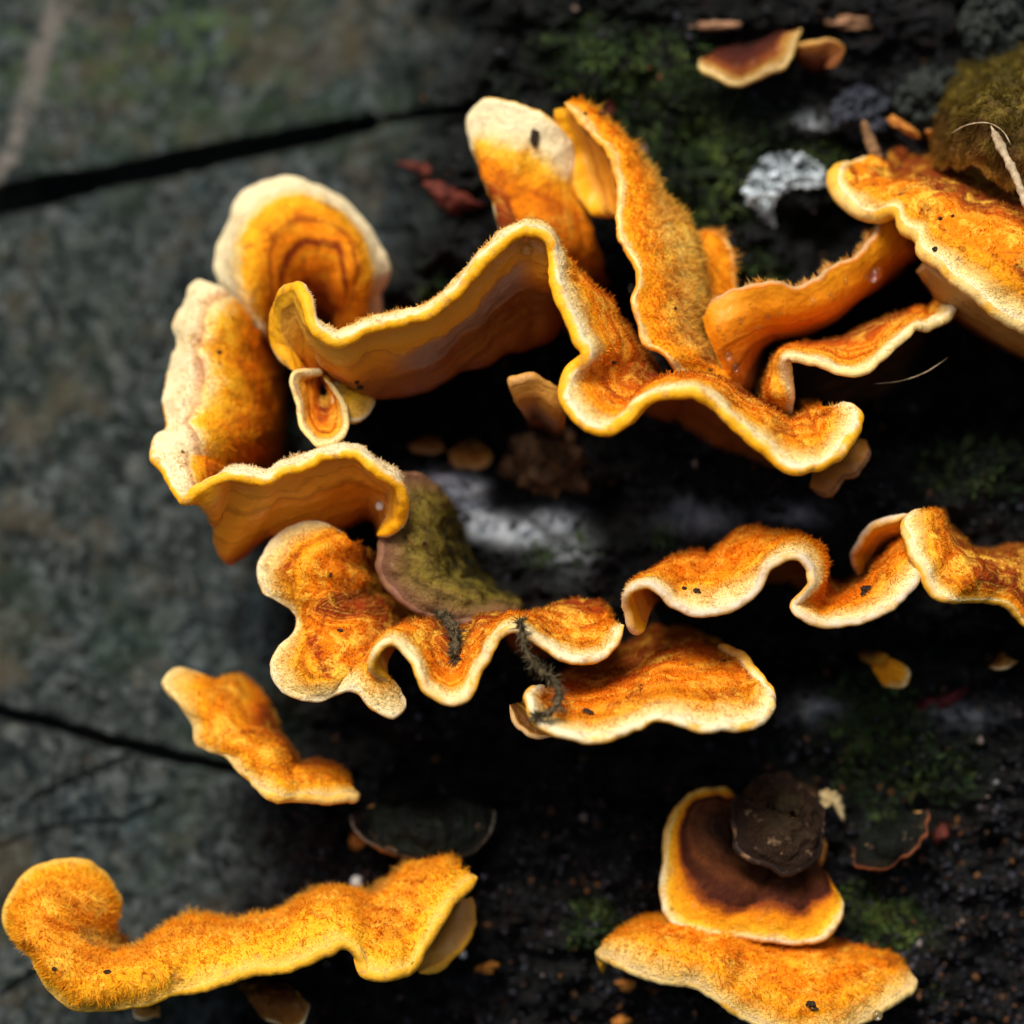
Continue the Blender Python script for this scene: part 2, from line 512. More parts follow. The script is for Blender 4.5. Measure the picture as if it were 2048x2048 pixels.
    wood = n.mix(n.math('MULTIPLY', n.smooth(n.noise(140, 4, 0.6, 8.0), 0.52, 0.7), 0.55), wood, (0.115, 0.085, 0.055))
    wood = n.mix(n.math('MULTIPLY', n.smooth(n.noise(420, 4, 0.65, 18.0), 0.55, 0.72), 0.8), wood, (0.014, 0.018, 0.017))
    wood = n.mix(n.math('MULTIPLY', n.smooth(n.noise(620, 3, 0.6, 28.0), 0.60, 0.72), 0.5), wood, (0.20, 0.20, 0.185))
    mn = n.math('MULTIPLY', mos, n.smooth(n.noise(330, 5, 0.65, 3.0), 0.38, 0.66))
    wood = n.mix(mn, wood, n.ramp(n.noise(520, 3, 0.6, 6.0), [(0.3, (0.018, 0.032, 0.014)), (0.7, (0.085, 0.125, 0.035))]))
    wood = n.mix(n.math('MULTIPLY', n.smooth(n.noise(75, 3, 0.6, 41.0), 0.50, 0.64), 0.40), wood, (0.030, 0.046, 0.022))
    wood = n.mix(n.math('MULTIPLY', n.smooth(n.noise(110, 4, 0.6, 46.0), 0.54, 0.66), 0.5), wood, (0.090, 0.062, 0.036))
    wood = n.mix(n.math('MULTIPLY', n.attr('scrape'), n.smooth(g3, 0.30, 0.55)), wood, (0.19, 0.155, 0.135))
    # dark wet bark
    k1 = n.noise(380, 5, 0.65, 11.0)
    bk = n.ramp(k1, [(0.30, (0.0012, 0.0012, 0.0012)), (0.5, (0.0042, 0.0044, 0.0042)), (0.64, (0.011, 0.0105, 0.010)), (0.8, (0.035, 0.035, 0.036))])
    bk = n.mix(n.math('MULTIPLY', n.smooth(n.noise(210, 4, 0.6, 14.0), 0.53, 0.7), 0.6), bk, (0.010, 0.005, 0.003))
    bk = n.mix(n.math('MULTIPLY', mos, n.smooth(n.noise(300, 5, 0.65, 3.0), 0.42, 0.66)), bk, n.ramp(g3, [(0.3, (0.003, 0.007, 0.003)), (0.7, (0.034, 0.058, 0.014))]))
    bk = n.mix(n.math('MULTIPLY', n.smooth(n.noise(1300, 3, 0.6, 24.0), 0.60, 0.75), 0.55), bk, (0.06, 0.062, 0.068))
    wood = n.mix(1.0, wood, (0.76, 0.83, 0.80), 'MULTIPLY')
    c = n.mix(bark, wood, bk)
    fc = n.ramp(n.noise(800, 4, 0.6, 7.0), [(0.25, (0.30, 0.35, 0.38)), (0.55, (0.80, 0.84, 0.86))])
    c = n.mix(fun, c, fc)
    h = n.math('ADD', n.math('MULTIPLY', g3, 1.0), n.math('MULTIPLY', n.noise(2600, 3, 0.6, 5.0), 0.5))
    h = n.math('ADD', h, n.math('MULTIPLY', k1, 1.5))
    rough = n.math('SUBTRACT', 0.75, n.math('MULTIPLY', bark, n.math('MULTIPLY', g3, 0.5)))
    me.materials.append(n.finish(c, rough, n.bump(h, 0.9, 0.0007), 0.10))
    ob = link(bpy.data.objects.new('log', me))
    tag(ob, 'weathered grey sawn log face with cracks turning to dark wet mossy bark', 'log', kind='structure')
    return ob


build_log()

# ------------------------------------------------------------------ bracket fungi
def hermite(knots, pts, tq):
    """non-uniform Catmull-Rom through pts (N,...,3) at knots, sampled at tq"""
    n = len(knots)
    m = np.zeros_like(pts)
    for i in range(n):
        if i == 0:
            m[i] = (pts[1] - pts[0]) / (knots[1] - knots[0])
        elif i == n - 1:
            m[i] = (pts[-1] - pts[-2]) / (knots[-1] - knots[-2])
        else:
            a, b = knots[i] - knots[i - 1], knots[i + 1] - knots[i]
            m[i] = ((pts[i] - pts[i - 1]) / a * b + (pts[i + 1] - pts[i]) / b * a) / (a + b)
    j = np.clip(np.searchsorted(knots, tq, side='right') - 1, 0, n - 2)
    h = (knots[j + 1] - knots[j])
    t = (tq - knots[j]) / h
    sh = (-1,) + (1,) * (pts.ndim - 1)
    t, h = t.reshape(sh), h.reshape(sh)
    return ((2 * t ** 3 - 3 * t ** 2 + 1) * pts[j] + (t ** 3 - 2 * t ** 2 + t) * h * m[j]
            + (-2 * t ** 3 + 3 * t ** 2) * pts[j + 1] + (t ** 3 - t ** 2) * h * m[j + 1])


def sample_rib(p, rows):
    seg = np.maximum(np.linalg.norm(np.diff(p, axis=0), axis=1), 1e-6)
    k = np.concatenate([[0], np.cumsum(seg ** 0.6)])
    t = np.linspace(0, k[-1], 120)
    c = hermite(k, p, t)
    a = np.concatenate([[0], np.cumsum(np.linalg.norm(np.diff(c, axis=0), axis=1))])
    q = np.linspace(0, 1, rows) ** 1.25 * a[-1]
    return np.stack([np.interp(q, a, c[:, i]) for i in range(3)], -1), q / MM


def parse(txt, dip=0.0):
    ribs, cw = [], []
    for line in txt.strip().splitlines():
        pts, c = [], 1.0
        for tok in line.split():
            if tok[0] == 'c':
                c = float(tok[1:])
                continue
            a = tok.split(',')
            x, y = float(a[0]), float(a[1])
            if a[2] == 'b':
                if dip and pts:
                    pts.append((x, y, max(pts[-1][2] - 7.0, float(surf(x, y)) + 2.5)))
                    y += dip
                d = float(surf(x, y)) - 1.5
            else:
                d = float(a[2])
            pts.append((x, y, d))
        a = np.array(pts)
        ribs.append(P(a[:, 0], a[:, 1], a[:, 2]))
        cw.append(c)
    return ribs, np.array(cw)


BVH_V, BVH_F = [], []
ROWS = 34
NR = 8


def sheet(root, org, txt, mats, thick=1.1, flip=False, dip=0.0, hair=None, lump=0.16, ridge=0.10, wave=0.2, flutter=0.28, fold_amp=0.35, seed=0):
    ribs, cw = parse(txt, dip)
    if flip:
        ribs, cw = ribs[::-1], cw[::-1]
    rows, edges = [], []
    for r in ribs:
        s, q = sample_rib(r, ROWS)
        rows.append(s)
        edges.append(q)
    G = np.stack(rows)                                   # ribs x rows x 3
    E = np.stack(edges)
    ch = np.linalg.norm(np.diff(G, axis=0), axis=2)
    ch = 0.7 * ch[:, 0] + 0.3 * ch[:, ROWS // 2]
    k = np.concatenate([[0], np.cumsum(np.maximum(ch, 2e-4))])
    NU = int(np.clip(k[-1] / MM / 0.28, 16, 420))
    t = np.linspace(0, k[-1], NU)
    C = hermite(k, G, t)
    EM = np.stack([np.interp(t, k, E[:, j]) for j in range(ROWS)], -1)
    CW = np.interp(t, k, cw)[:, None]
    AL = np.repeat((t / MM)[:, None], ROWS, 1)
    # uneven margin
    outw = C[:, 0] - C[:, 2]
    outw /= np.linalg.norm(outw, axis=1)[:, None] + 1e-12
    qn = C[:, 0] / MM
    jag = wave * (fbm(qn / 2.6 + seed, 3))
    fall = np.exp(-EM / 1.5)
    C = C + (jag[:, None] * fall)[..., None] * outw[:, None, :] * MM
    # flutter of the thin margin, up and down, and finer nibbles
    du = np.gradient(C, axis=0)
    dv = np.gradient(C, axis=1)
    N0 = np.cross(du, dv)
    N0 /= np.linalg.norm(N0, axis=2)[..., None] + 1e-15
    qr = AL[:, 0]
    flut = flutter * (pnoise(np.stack([qr / 2.3, qr * 0 + seed, qr * 0 + 3.3], -1)) + 0.5 * pnoise(np.stack([qr / 1.0, qr * 0 + seed, qr * 0 + 9.1], -1)))
    nib = 0.10 * pnoise(np.stack([qr / 0.55, qr * 0 + seed, qr * 0 + 5.7], -1))
    C = C + N0 * (flut[:, None] * np.exp(-EM / 2.2) * MM)[..., None] + (nib[:, None] * np.exp(-EM / 0.7))[..., None] * outw[:, None, :] * MM
    # radial folds of the sheet
    fold = fold_amp * pnoise(np.stack([AL / 3.4 + 0.4 * fbm(C / MM / 6 + 2, 2), EM * 0.09, AL * 0 + seed + 4], -1)) * sstep(0.5, 3.0, EM)
    C = C + N0 * (fold * MM)[..., None]
    # normals of the mid-sheet
    du = np.gradient(C, axis=0)
    dv = np.gradient(C, axis=1)
    N = np.cross(du, dv)
    N /= np.linalg.norm(N, axis=2)[..., None] + 1e-15
    for _ in range(2):
        N2 = N.copy()
        N2[1:-1] = (N[:-2] + 2 * N[1:-1] + N[2:])
        N2[:, 1:-1] += (N[:, :-2] + N[:, 2:])
        N = N2 / (np.linalg.norm(N2, axis=2)[..., None] + 1e-15)
    inner = sstep(0.1, 1.2, EM)
    Q = C / MM
    tvar = thick * (1 + 0.22 * fbm(Q / 5.0 + seed + 30, 2)) * 0.5
    al = AL - AL[0]
    endf = 0.10 + 0.90 * np.sqrt(sstep(0.0, 1.6, np.minimum(al, al[-1] - al)))
    tvar = tvar * endf
    lt = lump * inner * (fbm(Q / 1.7 + seed, 4) * 1.5 + 0.5 * pnoise(np.stack([EM * 1.1 + 0.6 * fbm(Q / 6 + 3, 2), AL * 0.04, AL * 0 + seed], -1)))
    lb = inner * (ridge * 1.5 * pnoise(np.stack([EM * 0.75 + 0.7 * fbm(Q / 5 + 8, 2), AL * 0.05, AL * 0 + seed + 50], -1)) + 0.05 * fbm(Q / 2.0 + 70 + seed, 3))
    T = C + N * ((tvar + lt) * MM)[..., None]
    B = C - N * ((tvar + lb) * MM)[..., None]
    # rounded margin
    a = np.linspace(0, math.pi, NR + 1)
    ow = C[:, 0] - C[:, 1]
    ow -= N[:, 0] * np.sum(ow * N[:, 0], 1)[:, None]
    ow /= np.linalg.norm(ow, axis=1)[:, None] + 1e-15
    r = tvar[:, 0] * MM
    R = C[:, 0][:, None] + (N[:, 0][:, None] * np.cos(a)[None, :, None] + ow[:, None] * np.sin(a)[None, :, None]) * r[:, None, None]
    # one continuous skin, normals shared, then cut into its three looks
    ring = np.concatenate([B[:, ::-1], R[:, ::-1][:, 1:-1], T], 1)      # NU x (rows+NR-1+rows)
    RN = ring.shape[1]
    dun = np.gradient(ring, axis=0)
    dvn = np.gradient(ring, axis=1)
    nn = np.cross(dun, dvn)
    nn /= np.linalg.norm(nn, axis=2)[..., None] + 1e-15

    def cut(name, c0, c1, mat, attrs, flipq=False):
        V, n_ = ring[:, c0:c1], nn[:, c0:c1]
        w = c1 - c0
        idx = np.arange(NU * w).reshape(NU, w)
        quads = np.stack([idx[:-1, :-1], idx[1:, :-1], idx[1:, 1:], idx[:-1, 1:]], -1).reshape(-1, 4)
        BVH_F.append(quads + sum(len(x) for x in BVH_V))
        BVH_V.append(V.reshape(-1, 3))
        me = mesh_from(name, V.reshape(-1, 3) - org, quads=quads, normals=n_.reshape(-1, 3), attrs={k_: np.asarray(v_).reshape(-1) for k_, v_ in attrs.items()})
        me.materials.append(mat)
        return link(bpy.data.objects.new(name, me), root)

    eT, eR = EM / CW, EM
    cut('underside', 0, ROWS, mats['under'], {'edge_raw': eR[:, ::-1], 'along': AL})
    rr = np.repeat(np.linspace(1, 0, NR + 1)[None], NU, 0)
    cut('margin', ROWS - 1, ROWS + NR, mats['rim'], {'round': rr, 'pale': np.repeat(np.clip((CW - 0.25) / 0.5, 0, 1), NR + 1, 1)})
    cut('upper_surface', RN - ROWS, RN, mats['top'], {'edge': eT, 'along': AL})
    # end walls of the sheet (first and last rib)
    if hair:
        fuzz(root, org, T, nn[:, RN - ROWS:], EM, eT, mats['hair'], hair, C[:, 0] - C[:, 3], seed)


def fuzz(root, org, T, N, EM, eT, mat, hair, outv, seed):
    """velvet of short hairs standing on the felted upper side"""
    dens, length, clump = hair[:3]
    lean, rimf = (hair[3], hair[4]) if len(hair) > 3 else (0.35, 0.5)
    emax = hair[5] if len(hair) > 5 else 99.0
    g = np.random.default_rng(1000 + int(seed * 10))
    NU, R = EM.shape
    d1 = T[1:, :-1] - T[:-1, :-1]
    d2 = T[:-1, 1:] - T[:-1, :-1]
    area = np.linalg.norm(np.cross(d1, d2), axis=2) / MM ** 2
    area = area * (EM[:-1, :-1] < emax)
    cum = np.cumsum(area.ravel())
    n = int(min(cum[-1] * dens, 26000))
    f = np.searchsorted(cum, g.random(n) * cum[-1])
    f = np.clip(f, 0, area.size - 1)
    i, j = f // (R - 1), f % (R - 1)
    u, v = g.random(n), g.random(n)

    def bil(A):
        sh = (-1,) + (1,) * (A.ndim - 2)
        uu, vv = u.reshape(sh), v.reshape(sh)
        return (A[i, j] * (1 - uu) * (1 - vv) + A[i + 1, j] * uu * (1 - vv) + A[i, j + 1] * (1 - uu) * vv + A[i + 1, j + 1] * uu * vv)
    p = bil(T)
    nm = bil(N)
    nm /= np.linalg.norm(nm, axis=1)[:, None] + 1e-15
    e = bil(EM)
    ea = bil(eT)
    q = p / MM
    o = outv / (np.linalg.norm(outv, axis=1)[:, None] + 1e-15)
    o = o[i]
    cl = np.stack([pnoise(q / clump + 11), pnoise(q / clump + 37), pnoise(q / clump + 71)], -1)
    dr = nm * 1.0 + o * lean + cl * 0.9 + g.normal(size=(n, 3)) * 0.28
    dr /= np.linalg.norm(dr, axis=1)[:, None]
    L = length * MM * (0.35 + 0.65 * g.random(n)) * np.clip(0.8 + 0.9 * pnoise(q / (clump * 1.6) + 5), 0.25, 1.7) * (rimf + (1 - rimf) * sstep(0.0, 2.2, e))
    side = np.cross(dr, g.normal(size=(n, 3)))
    side /= np.linalg.norm(side, axis=1)[:, None] + 1e-15
    w = (0.035 + 0.03 * g.random(n)) * MM
    root_p = p - nm * 0.05 * MM
    mid = root_p + dr * (L * 0.55)[:, None]
    bend = dr + o * 0.25 + g.normal(size=(n, 3)) * 0.35
    bend /= np.linalg.norm(bend, axis=1)[:, None]
    tip = mid + bend * (L * 0.5)[:, None]
    V = np.stack([root_p - side * w[:, None], root_p + side * w[:, None], mid - side * (w * 0.75)[:, None], mid + side * (w * 0.75)[:, None], tip], 1)
    base = np.arange(n) * 5
    quads = np.stack([base, base + 1, base + 3, base + 2], -1)
    tris = np.stack([base + 2, base + 3, base + 4], -1)
    me = mesh_from('hair_fuzz', V.reshape(-1, 3) - org, quads=quads, tris=tris, attrs={'edge': np.repeat(ea, 5), 'tip': np.tile([0, 0, .55, .55, 1.0], n)}, smooth=False)
    me.materials.append(mat)
    ob = link(bpy.data.objects.new('hair_fuzz', me), root)
    ob['kind'] = 'stuff'


MATS = {}
GROUP = 'bracket fungi growing on the log'


def bracket(label, sheets, top='cream', under=None, rim=None, name='bracket_fungus', seed=0.0, hair=(16, 0.62, 1.3), grey=0.0, tk=None, **kw):
    """sheets: list of rib texts (rim -> base) or (text, overrides)"""
    ribs0, _ = parse(sheets[0] if isinstance(sheets[0], str) else sheets[0][0])
    org = np.mean([r[-1] for r in ribs0], axis=0)
    root = link(bpy.data.objects.new(name, None))
    root.empty_display_size = 0.004
    root.location = Vector(org)
    tag(root, label, 'fungus', GROUP)
    key = (top, str(under), str(rim), seed)
    mats = {
        'top': top_material('felt_%s_%d' % (top, int(seed * 10)), TOPS[top], seed=seed, **(tk or {})),
        'hair': top_material('hairs_%s_%d' % (top, int(seed * 10)), TOPS[top], seed=seed, hairy=True, **(tk or {})) if hair else None,
        'under': under_material('hymenium_%d' % int(seed * 10), under or UNDER_Y, seed=seed, grey=grey),
        'rim': rim_material('margin_%d' % int(seed * 10), *(rim or (WHITE, (0.80, 0.38, 0.02), (0.80, 0.36, 0.015))), seed=seed),
    }
    for q, s in enumerate(sheets):
        o = dict(kw)
        h = hair
        if not isinstance(s, str):
            s, ov = s
            o.update({k: v for k, v in ov.items() if k != 'hair'})
            h = ov.get('hair', hair)
        sheet(root, org, s, mats, hair=h, seed=seed + q * 0.37, **o)
    return root


bracket('arched pale hooded bracket standing up behind the wavy yellow-edged one', ["""
470,598,0 515,655,2 560,735,b c2.0
437,532,-1 500,600,3 585,705,b c2.1
452,470,-2 500,530,4 545,600,1 610,675,b c2.0
488,402,-2 525,480,4 565,570,1 630,655,b c1.6
565,362,-2 575,440,4 600,540,1 640,640,b c1.4
640,380,-2 630,450,4 630,545,1 650,640,b c1.2
705,432,-2 680,490,4 660,560,1 660,640,b
745,483,-1 705,530,4 680,580,1 665,645,b
768,525,-1 715,560,3 690,600,0 670,650,b
752,600,-3 715,605,1 690,625,-2 670,660,b
755,640,-5 720,650,-2 690,670,-4 665,690,b"""], top='wide', seed=1.0, flip=True, wave=0.4, lump=0.10, fold_amp=0.12, rim=(WHITE, WHITE, YEL), hair=(12, 0.35, 1.0), tk=dict(zones=1.0, patch=0.6, patch_col=(0.26, .036, .004), light_col=(0.88, .38, .012)))

bracket('bracket with broad cream lip folding into a cup with yellow front edge', ["""
400,560,2 450,580,4 500,640,1 535,690,b c1.56
378,608,3 430,625,7 490,680,4 545,710,b c1.69
358,655,4 420,670,8 490,720,5 555,735,b c1.95
362,692,5 420,705,9 490,745,6 558,765,b c1.43
343,750,6 410,755,10 490,790,7 560,800,b c2.08
336,800,8 400,810,11 490,830,8 560,840,b c1.82
342,860,10 400,850,12 480,870,9 560,875,b c0.91
315,880,12 380,885,13 470,890,9 560,895,b c1.56
307,905,13 370,905,13 460,905,9 560,905,b c1.69
330,935,15 380,920,13 460,925,8 562,920,b c0.9
352,980,17 395,950,14 460,945,8 565,930,b c0.8
372,1000,18 405,985,14 440,1010,8 560,950,b c0.8
415,967,18.5 420,1000,17 432,1045,11 520,1010,b
460,953,18.5 460,944,16.3 454.2,993.6,14.5 446.2,1036.8,12.57 437,1080,11 520,1040,b
505,955,18.5 505,946,16.3 492.5,1004,14.5 475,1056,12.03 455,1108,10 530,1060,b
537,960,18.5 537,951,16.3 524.8,999,14.5 507.6,1040.5,12.03 488,1082,10 550,1045,b
569,944,18.5 569,935,16.3 559.2,977.9,14.5 545.6,1014,12.03 530,1050,10 590,1030,b
617,928,18.5 617,919,16.3 607.8,968.6,14.5 594.8,1011.8,11.47 580,1055,9 630,1035,b
660,910,18.5 660,901,16.3 653.8,954.8,14.5 645,1002.4,10.93 635,1050,8 675,1040,b
691,905,18.5 691,896,16.3 688.2,945,14.5 684.4,987.5,10.38 680,1030,7 705,1040,b
723,916,18.5 723,907,16.3 721,946.1,14.5 718.2,978,10.38 715,1010,7 730,1030,b
757,942,18.5 757,933,16.3 752.8,960.6,14.5 746.8,980.3,10.93 740,1000,8 745,1030,b
790,963,18 790,954,15.8 783,979.6,14 773.2,997.3,11.25 762,1015,9 760,1040,b
808,1000,17 790,1000,14 770,1030,9 765,1050,b
795,1050,15 780,1045,12 770,1060,8 768,1065,b
755,1073,13 758,1065,11 765,1070,8 770,1080,b"""], top='wide', under=[(0, (0.90, 0.42, 0.006)), (1.2, (0.86, 0.38, 0.012)), (2.2, (0.76, 0.36, 0.04)), (6, (0.78, 0.32, 0.02)), (10, (0.72, 0.25, 0.012))], rim=(WHITE, (0.92, 0.41, 0.003), (0.92, 0.38, 0.003), 0.26), seed=2.0, wave=0.3, ridge=0.2, lump=0.10, fold_amp=0.14, hair=(18, 0.55, 1.1), tk=dict(zones=0.9, patch=0.55, light_col=(0.90, .42, .012)))

bracket('large wavy bracket with yellow rim arching up and sweeping right to a rounded lobe', ["""
590,745,12 615,760,10 650,770,b
556,690,12 590,715,11 650,760,b
553,612,14 582,660,12.5 640,740,9 680,755,b
570,583,16 592,640,14 645,735,10 690,760,b
598,577,18 610,640,15 660,735,11 705,765,b
614,612,20 625,670,17 680,750,12 720,765,b
628,658,21 628,649,18.8 646,692.2,17 671.2,728.6,14.25 700,765,12 740,755,b
665,682,21 665,673,18.8 681.2,711.8,17 704,743.4,14.25 730,775,12 770,755,b
737,655,20.5 737,646,18.3 745.2,693.4,16.5 756.8,734.2,13.47 770,775,11 800,750,b
810,640,20 810,631,17.8 815,680,16 822,722.5,12.7 830,765,10 850,740,b
868,620,20 868,611,17.8 872.2,659,16 878.2,700.5,12.15 885,742,9 900,715,b
911,585,20 911,576,17.8 914.5,629.8,16 919.4,677.4,11.6 925,725,8 940,695,b
973,516,20 973,507,17.8 976,574.9,16 980.2,637.4,11.05 985,700,7 995,665,b
1009,480,20 1009,471,17.8 1011.8,547.2,16 1015.6,618.6,10.5 1020,690,6 1030,655,b
1060,460,20 1060,451,17.8 1060,530.4,16 1060,605.2,9.95 1060,680,5 1065,645,b
1092,475,20 1092,466,17.8 1092.8,537.4,16 1093.8,603.7,9.95 1095,670,5 1098,635,b
1108,520,20 1135,525,17 1152,548,12 1130,650,b
1108,555,21 1150,560,17 1185,590,11 1160,680,b
1132,614,22 1180,610,18 1225,635,11 1190,710,b
1152,672,23 1205,660,18 1255,680,11 1220,740,b
1172,712,23.5 1225,690,18 1280,710,11 1240,770,b
1148,730,23 1220,715,18 1290,725,11 1250,780,b
1129,782,24 1210,740,18 1300,740,11 1270,800,b
1145,828,26 1220,765,19 1310,755,11 1290,820,b
1178,852,27 1240,790,20 1330,765,11 1310,830,b
1214,863,27 1265,800,20 1345,768,11 1330,840,b
1250,842,26 1290,790,20 1365,768,11 1350,840,b c.6
1290,800,25 1320,775,20 1390,770,12 1370,850,b c.6
1334,785,25 1350,762,20 1410,768,12 1400,870,b c.6
1388,785,25 1400,760,20 1440,775,12 1440,890,b c.6
1424,800,25 1440,775,20 1475,792,12 1470,900,b c.6
1453,836,25 1475,803,20 1510,815,12 1500,910,b c.6
1489,865,25 1510,825,20 1540,835,12 1520,920,b c.6
1533,898,25 1550,850,20 1570,848,12 1550,930,b c.8
1562,927,25 1580,870,20 1590,850,11 1575,930,b
1598,939,25 1605,870,20 1600,840,11 1600,910,b
1645,929,24 1630,870,19 1610,830,10 1610,880,b
1689,894,22 1650,855,18 1615,820,10 1610,870,b
1714,855,20 1665,838,17 1615,815,9 1610,865,b
1714,822,18 1670,825,16 1620,812,9 1610,860,b
1690,804,16 1660,815,15 1625,808,8 1610,850,b"""], top='cream', rim=(WHITE, (0.92, 0.41, 0.003), (0.92, 0.38, 0.003), 0.26), seed=3.0, thick=1.2, grey=5.2, hair=(20, 0.65, 1.0), ridge=0.24, wave=0.3)

bracket('hanging tongue-shaped lobe with cream rim below the curled end', ["""
640,740,12 645,745,12 640,745,9.5 c.45
590,745,13 605,755,12 628,750,9.5 c.45
597,815,14 612,805,12 632,770,9.5 c.45
607,858,15 622,835,12 635,785,9.5 c.45
636,887,16 638,850,12 640,795,9.5 c.45
670,888,16 660,850,12 650,795,9.5 c.45
691,864,15 670,830,12 655,785,9.5 c.45
694,828,14 675,805,12 655,775,9.5 c.45
677,790,13 665,775,12 650,760,9.5 c.45
650,755,12 650,755,12 645,748,9.5 c.45"""], top='cream', seed=4.0, hair=(14, 0.3, 1.0), rim=(CREAM, CREAM, TAN), thick=0.5, lump=0.05, tk=dict(patch_col=(0.12, 0.035, 0.01)))
bracket('small round yellow lobe tucked behind the hanging tongue', ["""
680,740,10 690,755,10 700,740,3
672,800,11 690,790,11 705,750,3
700,835,12 706,805,12 712,755,3
735,820,11 725,795,11 718,752,3
745,775,9 730,765,9 722,745,3"""], top='gold', seed=4.5, hair=None, thick=0.9)

bracket('upright bracket with broad white tip and orange face', ["""
1150,300,4 1165,380,3 1190,470,2 1230,570,b c1
1132,278,5 1140,370,4 1170,480,3 1220,590,b c1.3
1100,247,6 1110,350,5 1150,480,4 1200,610,b c1.5
1055,222,6 1075,340,6 1120,480,5 1180,620,b c1.4
1010,209,6 1040,330,6 1090,480,5 1160,620,b c1.4
968,208,5 1005,320,6 1065,480,5 1140,620,b c1.4
944,238,4 990,330,6 1045,480,5 1130,620,b c.8
951,295,4 985,370,6 1040,500,5 1120,620,b c.35
970,340,4 1000,410,6 1040,520,4 1110,630,b c.3
998,405,5 1020,460,5 1050,540,3 1110,640,b c.3
1008,470,3 1025,510,3 1055,570,1 1110,650,b c.3"""], top='wide', seed=5.0, hair=(12, 0.3, 1.1), rim=(WHITE, (0.8, .42, .05), YEL), tk=dict(zones=0.35, patch=0.6))

bracket('tall folded bracket with shaggy ochre flank and thin yellow edge', ["""
1130,205,8 1145,200,7 1160,212,5 1170,240,2
1168,248,9 1185,235,8 1205,240,6 1205,280,2
1200,280,10 1225,275,9 1250,290,6 1240,330,2
1222,310,11 1255,315,10 1285,330,7 1270,370,2
1240,355,12 1275,360,11 1308,375,8 1290,410,2
1240,405,13 1285,405,12 1335,405,8 1310,450,2
1237,445,14 1295,445,13 1362,445,9 1330,490,2
1246,480,15 1305,485,14 1380,480,10 1350,530,2
1262,510,15 1320,525,14 1392,520,10 1360,570,1
1280,545,16 1335,565,14 1400,560,10 1370,610,0
1276,580,16 1340,600,15 1402,600,10 1380,640,b
1268,605,16 1345,635,15 1400,640,10 1390,670,b
1282,655,16 1350,670,15 1400,670,10 1395,690,b
1293,687,16 1360,690,15 1410,690,10 1400,710,b
1335,712,16 1380,705,15 1425,705,10 1410,725,b
1360,745,15 1400,725,14 1440,715,10 1420,740,b
1407,762,14 1425,740,13 1450,725,10 1430,750,b
1460,780,13 1465,750,12 1465,730,10 1450,760,b""", ("""
1235,430,6 1240,432,7 1245,435,9
1185,420,4 1215,415,6 1243,410,9
1160,396,4 1200,385,4 1242,370,9
1150,360,4 1190,345,4 1232,335,8
1139,302,4 1170,295,4 1210,295,8
1125,258,5 1150,260,5 1175,257,7
1108,218,6 1125,215,6 1140,214,7""", dict(hair=None, thick=0.8))], top='ochre', seed=6.0, hair=(22, 1.15, 0.8, 0.0, 0.3), thick=0.8, rim=(CREAM, GOLD, YEL), tk=dict(zones=0.3, patch=0.75))

bracket('glossy orange sheet seen from below with shaggy top edge and water drops', ["""
1405,640,14 1420,680,14 1440,730,13 1465,785,11 1470,770,4
1424,609,15 1445,660,15 1465,710,13 1490,770,10 1500,740,2
1457,588,15 1475,630,15 1495,680,13 1512,715,9 1520,690,0
1500,577,15 1515,615,14 1528,655,12 1540,680,8 1545,655,b
1554,570,15 1560,605,14 1565,640,12 1575,672,7 1580,645,b
1598,577,14 1605,610,13 1610,635,11 1620,662,5 1625,635,b
1634,559,14 1645,595,13 1650,620,11 1665,640,4 1665,610,b
1667,537,13 1680,570,12 1690,595,10 1705,605,3 1705,580,b
1710,518,12 1718,545,11 1728,565,9 1745,575,2 1745,550,b
1739,490,11 1750,520,10 1765,540,7 1790,550,0 1790,530,b
1760,455,10 1785,490,8 1810,510,5 1830,520,b
1797,432,9 1815,465,7 1835,490,4 1850,510,b"""], top='ochre', under=UNDER_O, seed=7.0, hair=(110, 1.25, 0.7, 1.3, 1.0, 2.2), thick=0.7, rim=(OCH, TAN, ORG))

bracket('small ragged brush-like bracket behind the tall folded one', ["""
1440,640,6 1415,640,5 1390,640,b
1468,590,6 1430,580,6 1395,590,b
1466,545,6 1430,535,6 1395,560,b
1458,500,5 1420,500,6 1390,540,b
1430,467,4 1405,485,5 1385,530,b
1390,470,3 1385,490,4 1375,530,b"""], top='ochre', seed=8.0, hair=(22, 1.3, 0.8, 1.0, 1.0), thick=0.6, rim=(OCH, OCH, GOLD), tk=dict(patch=0.8))

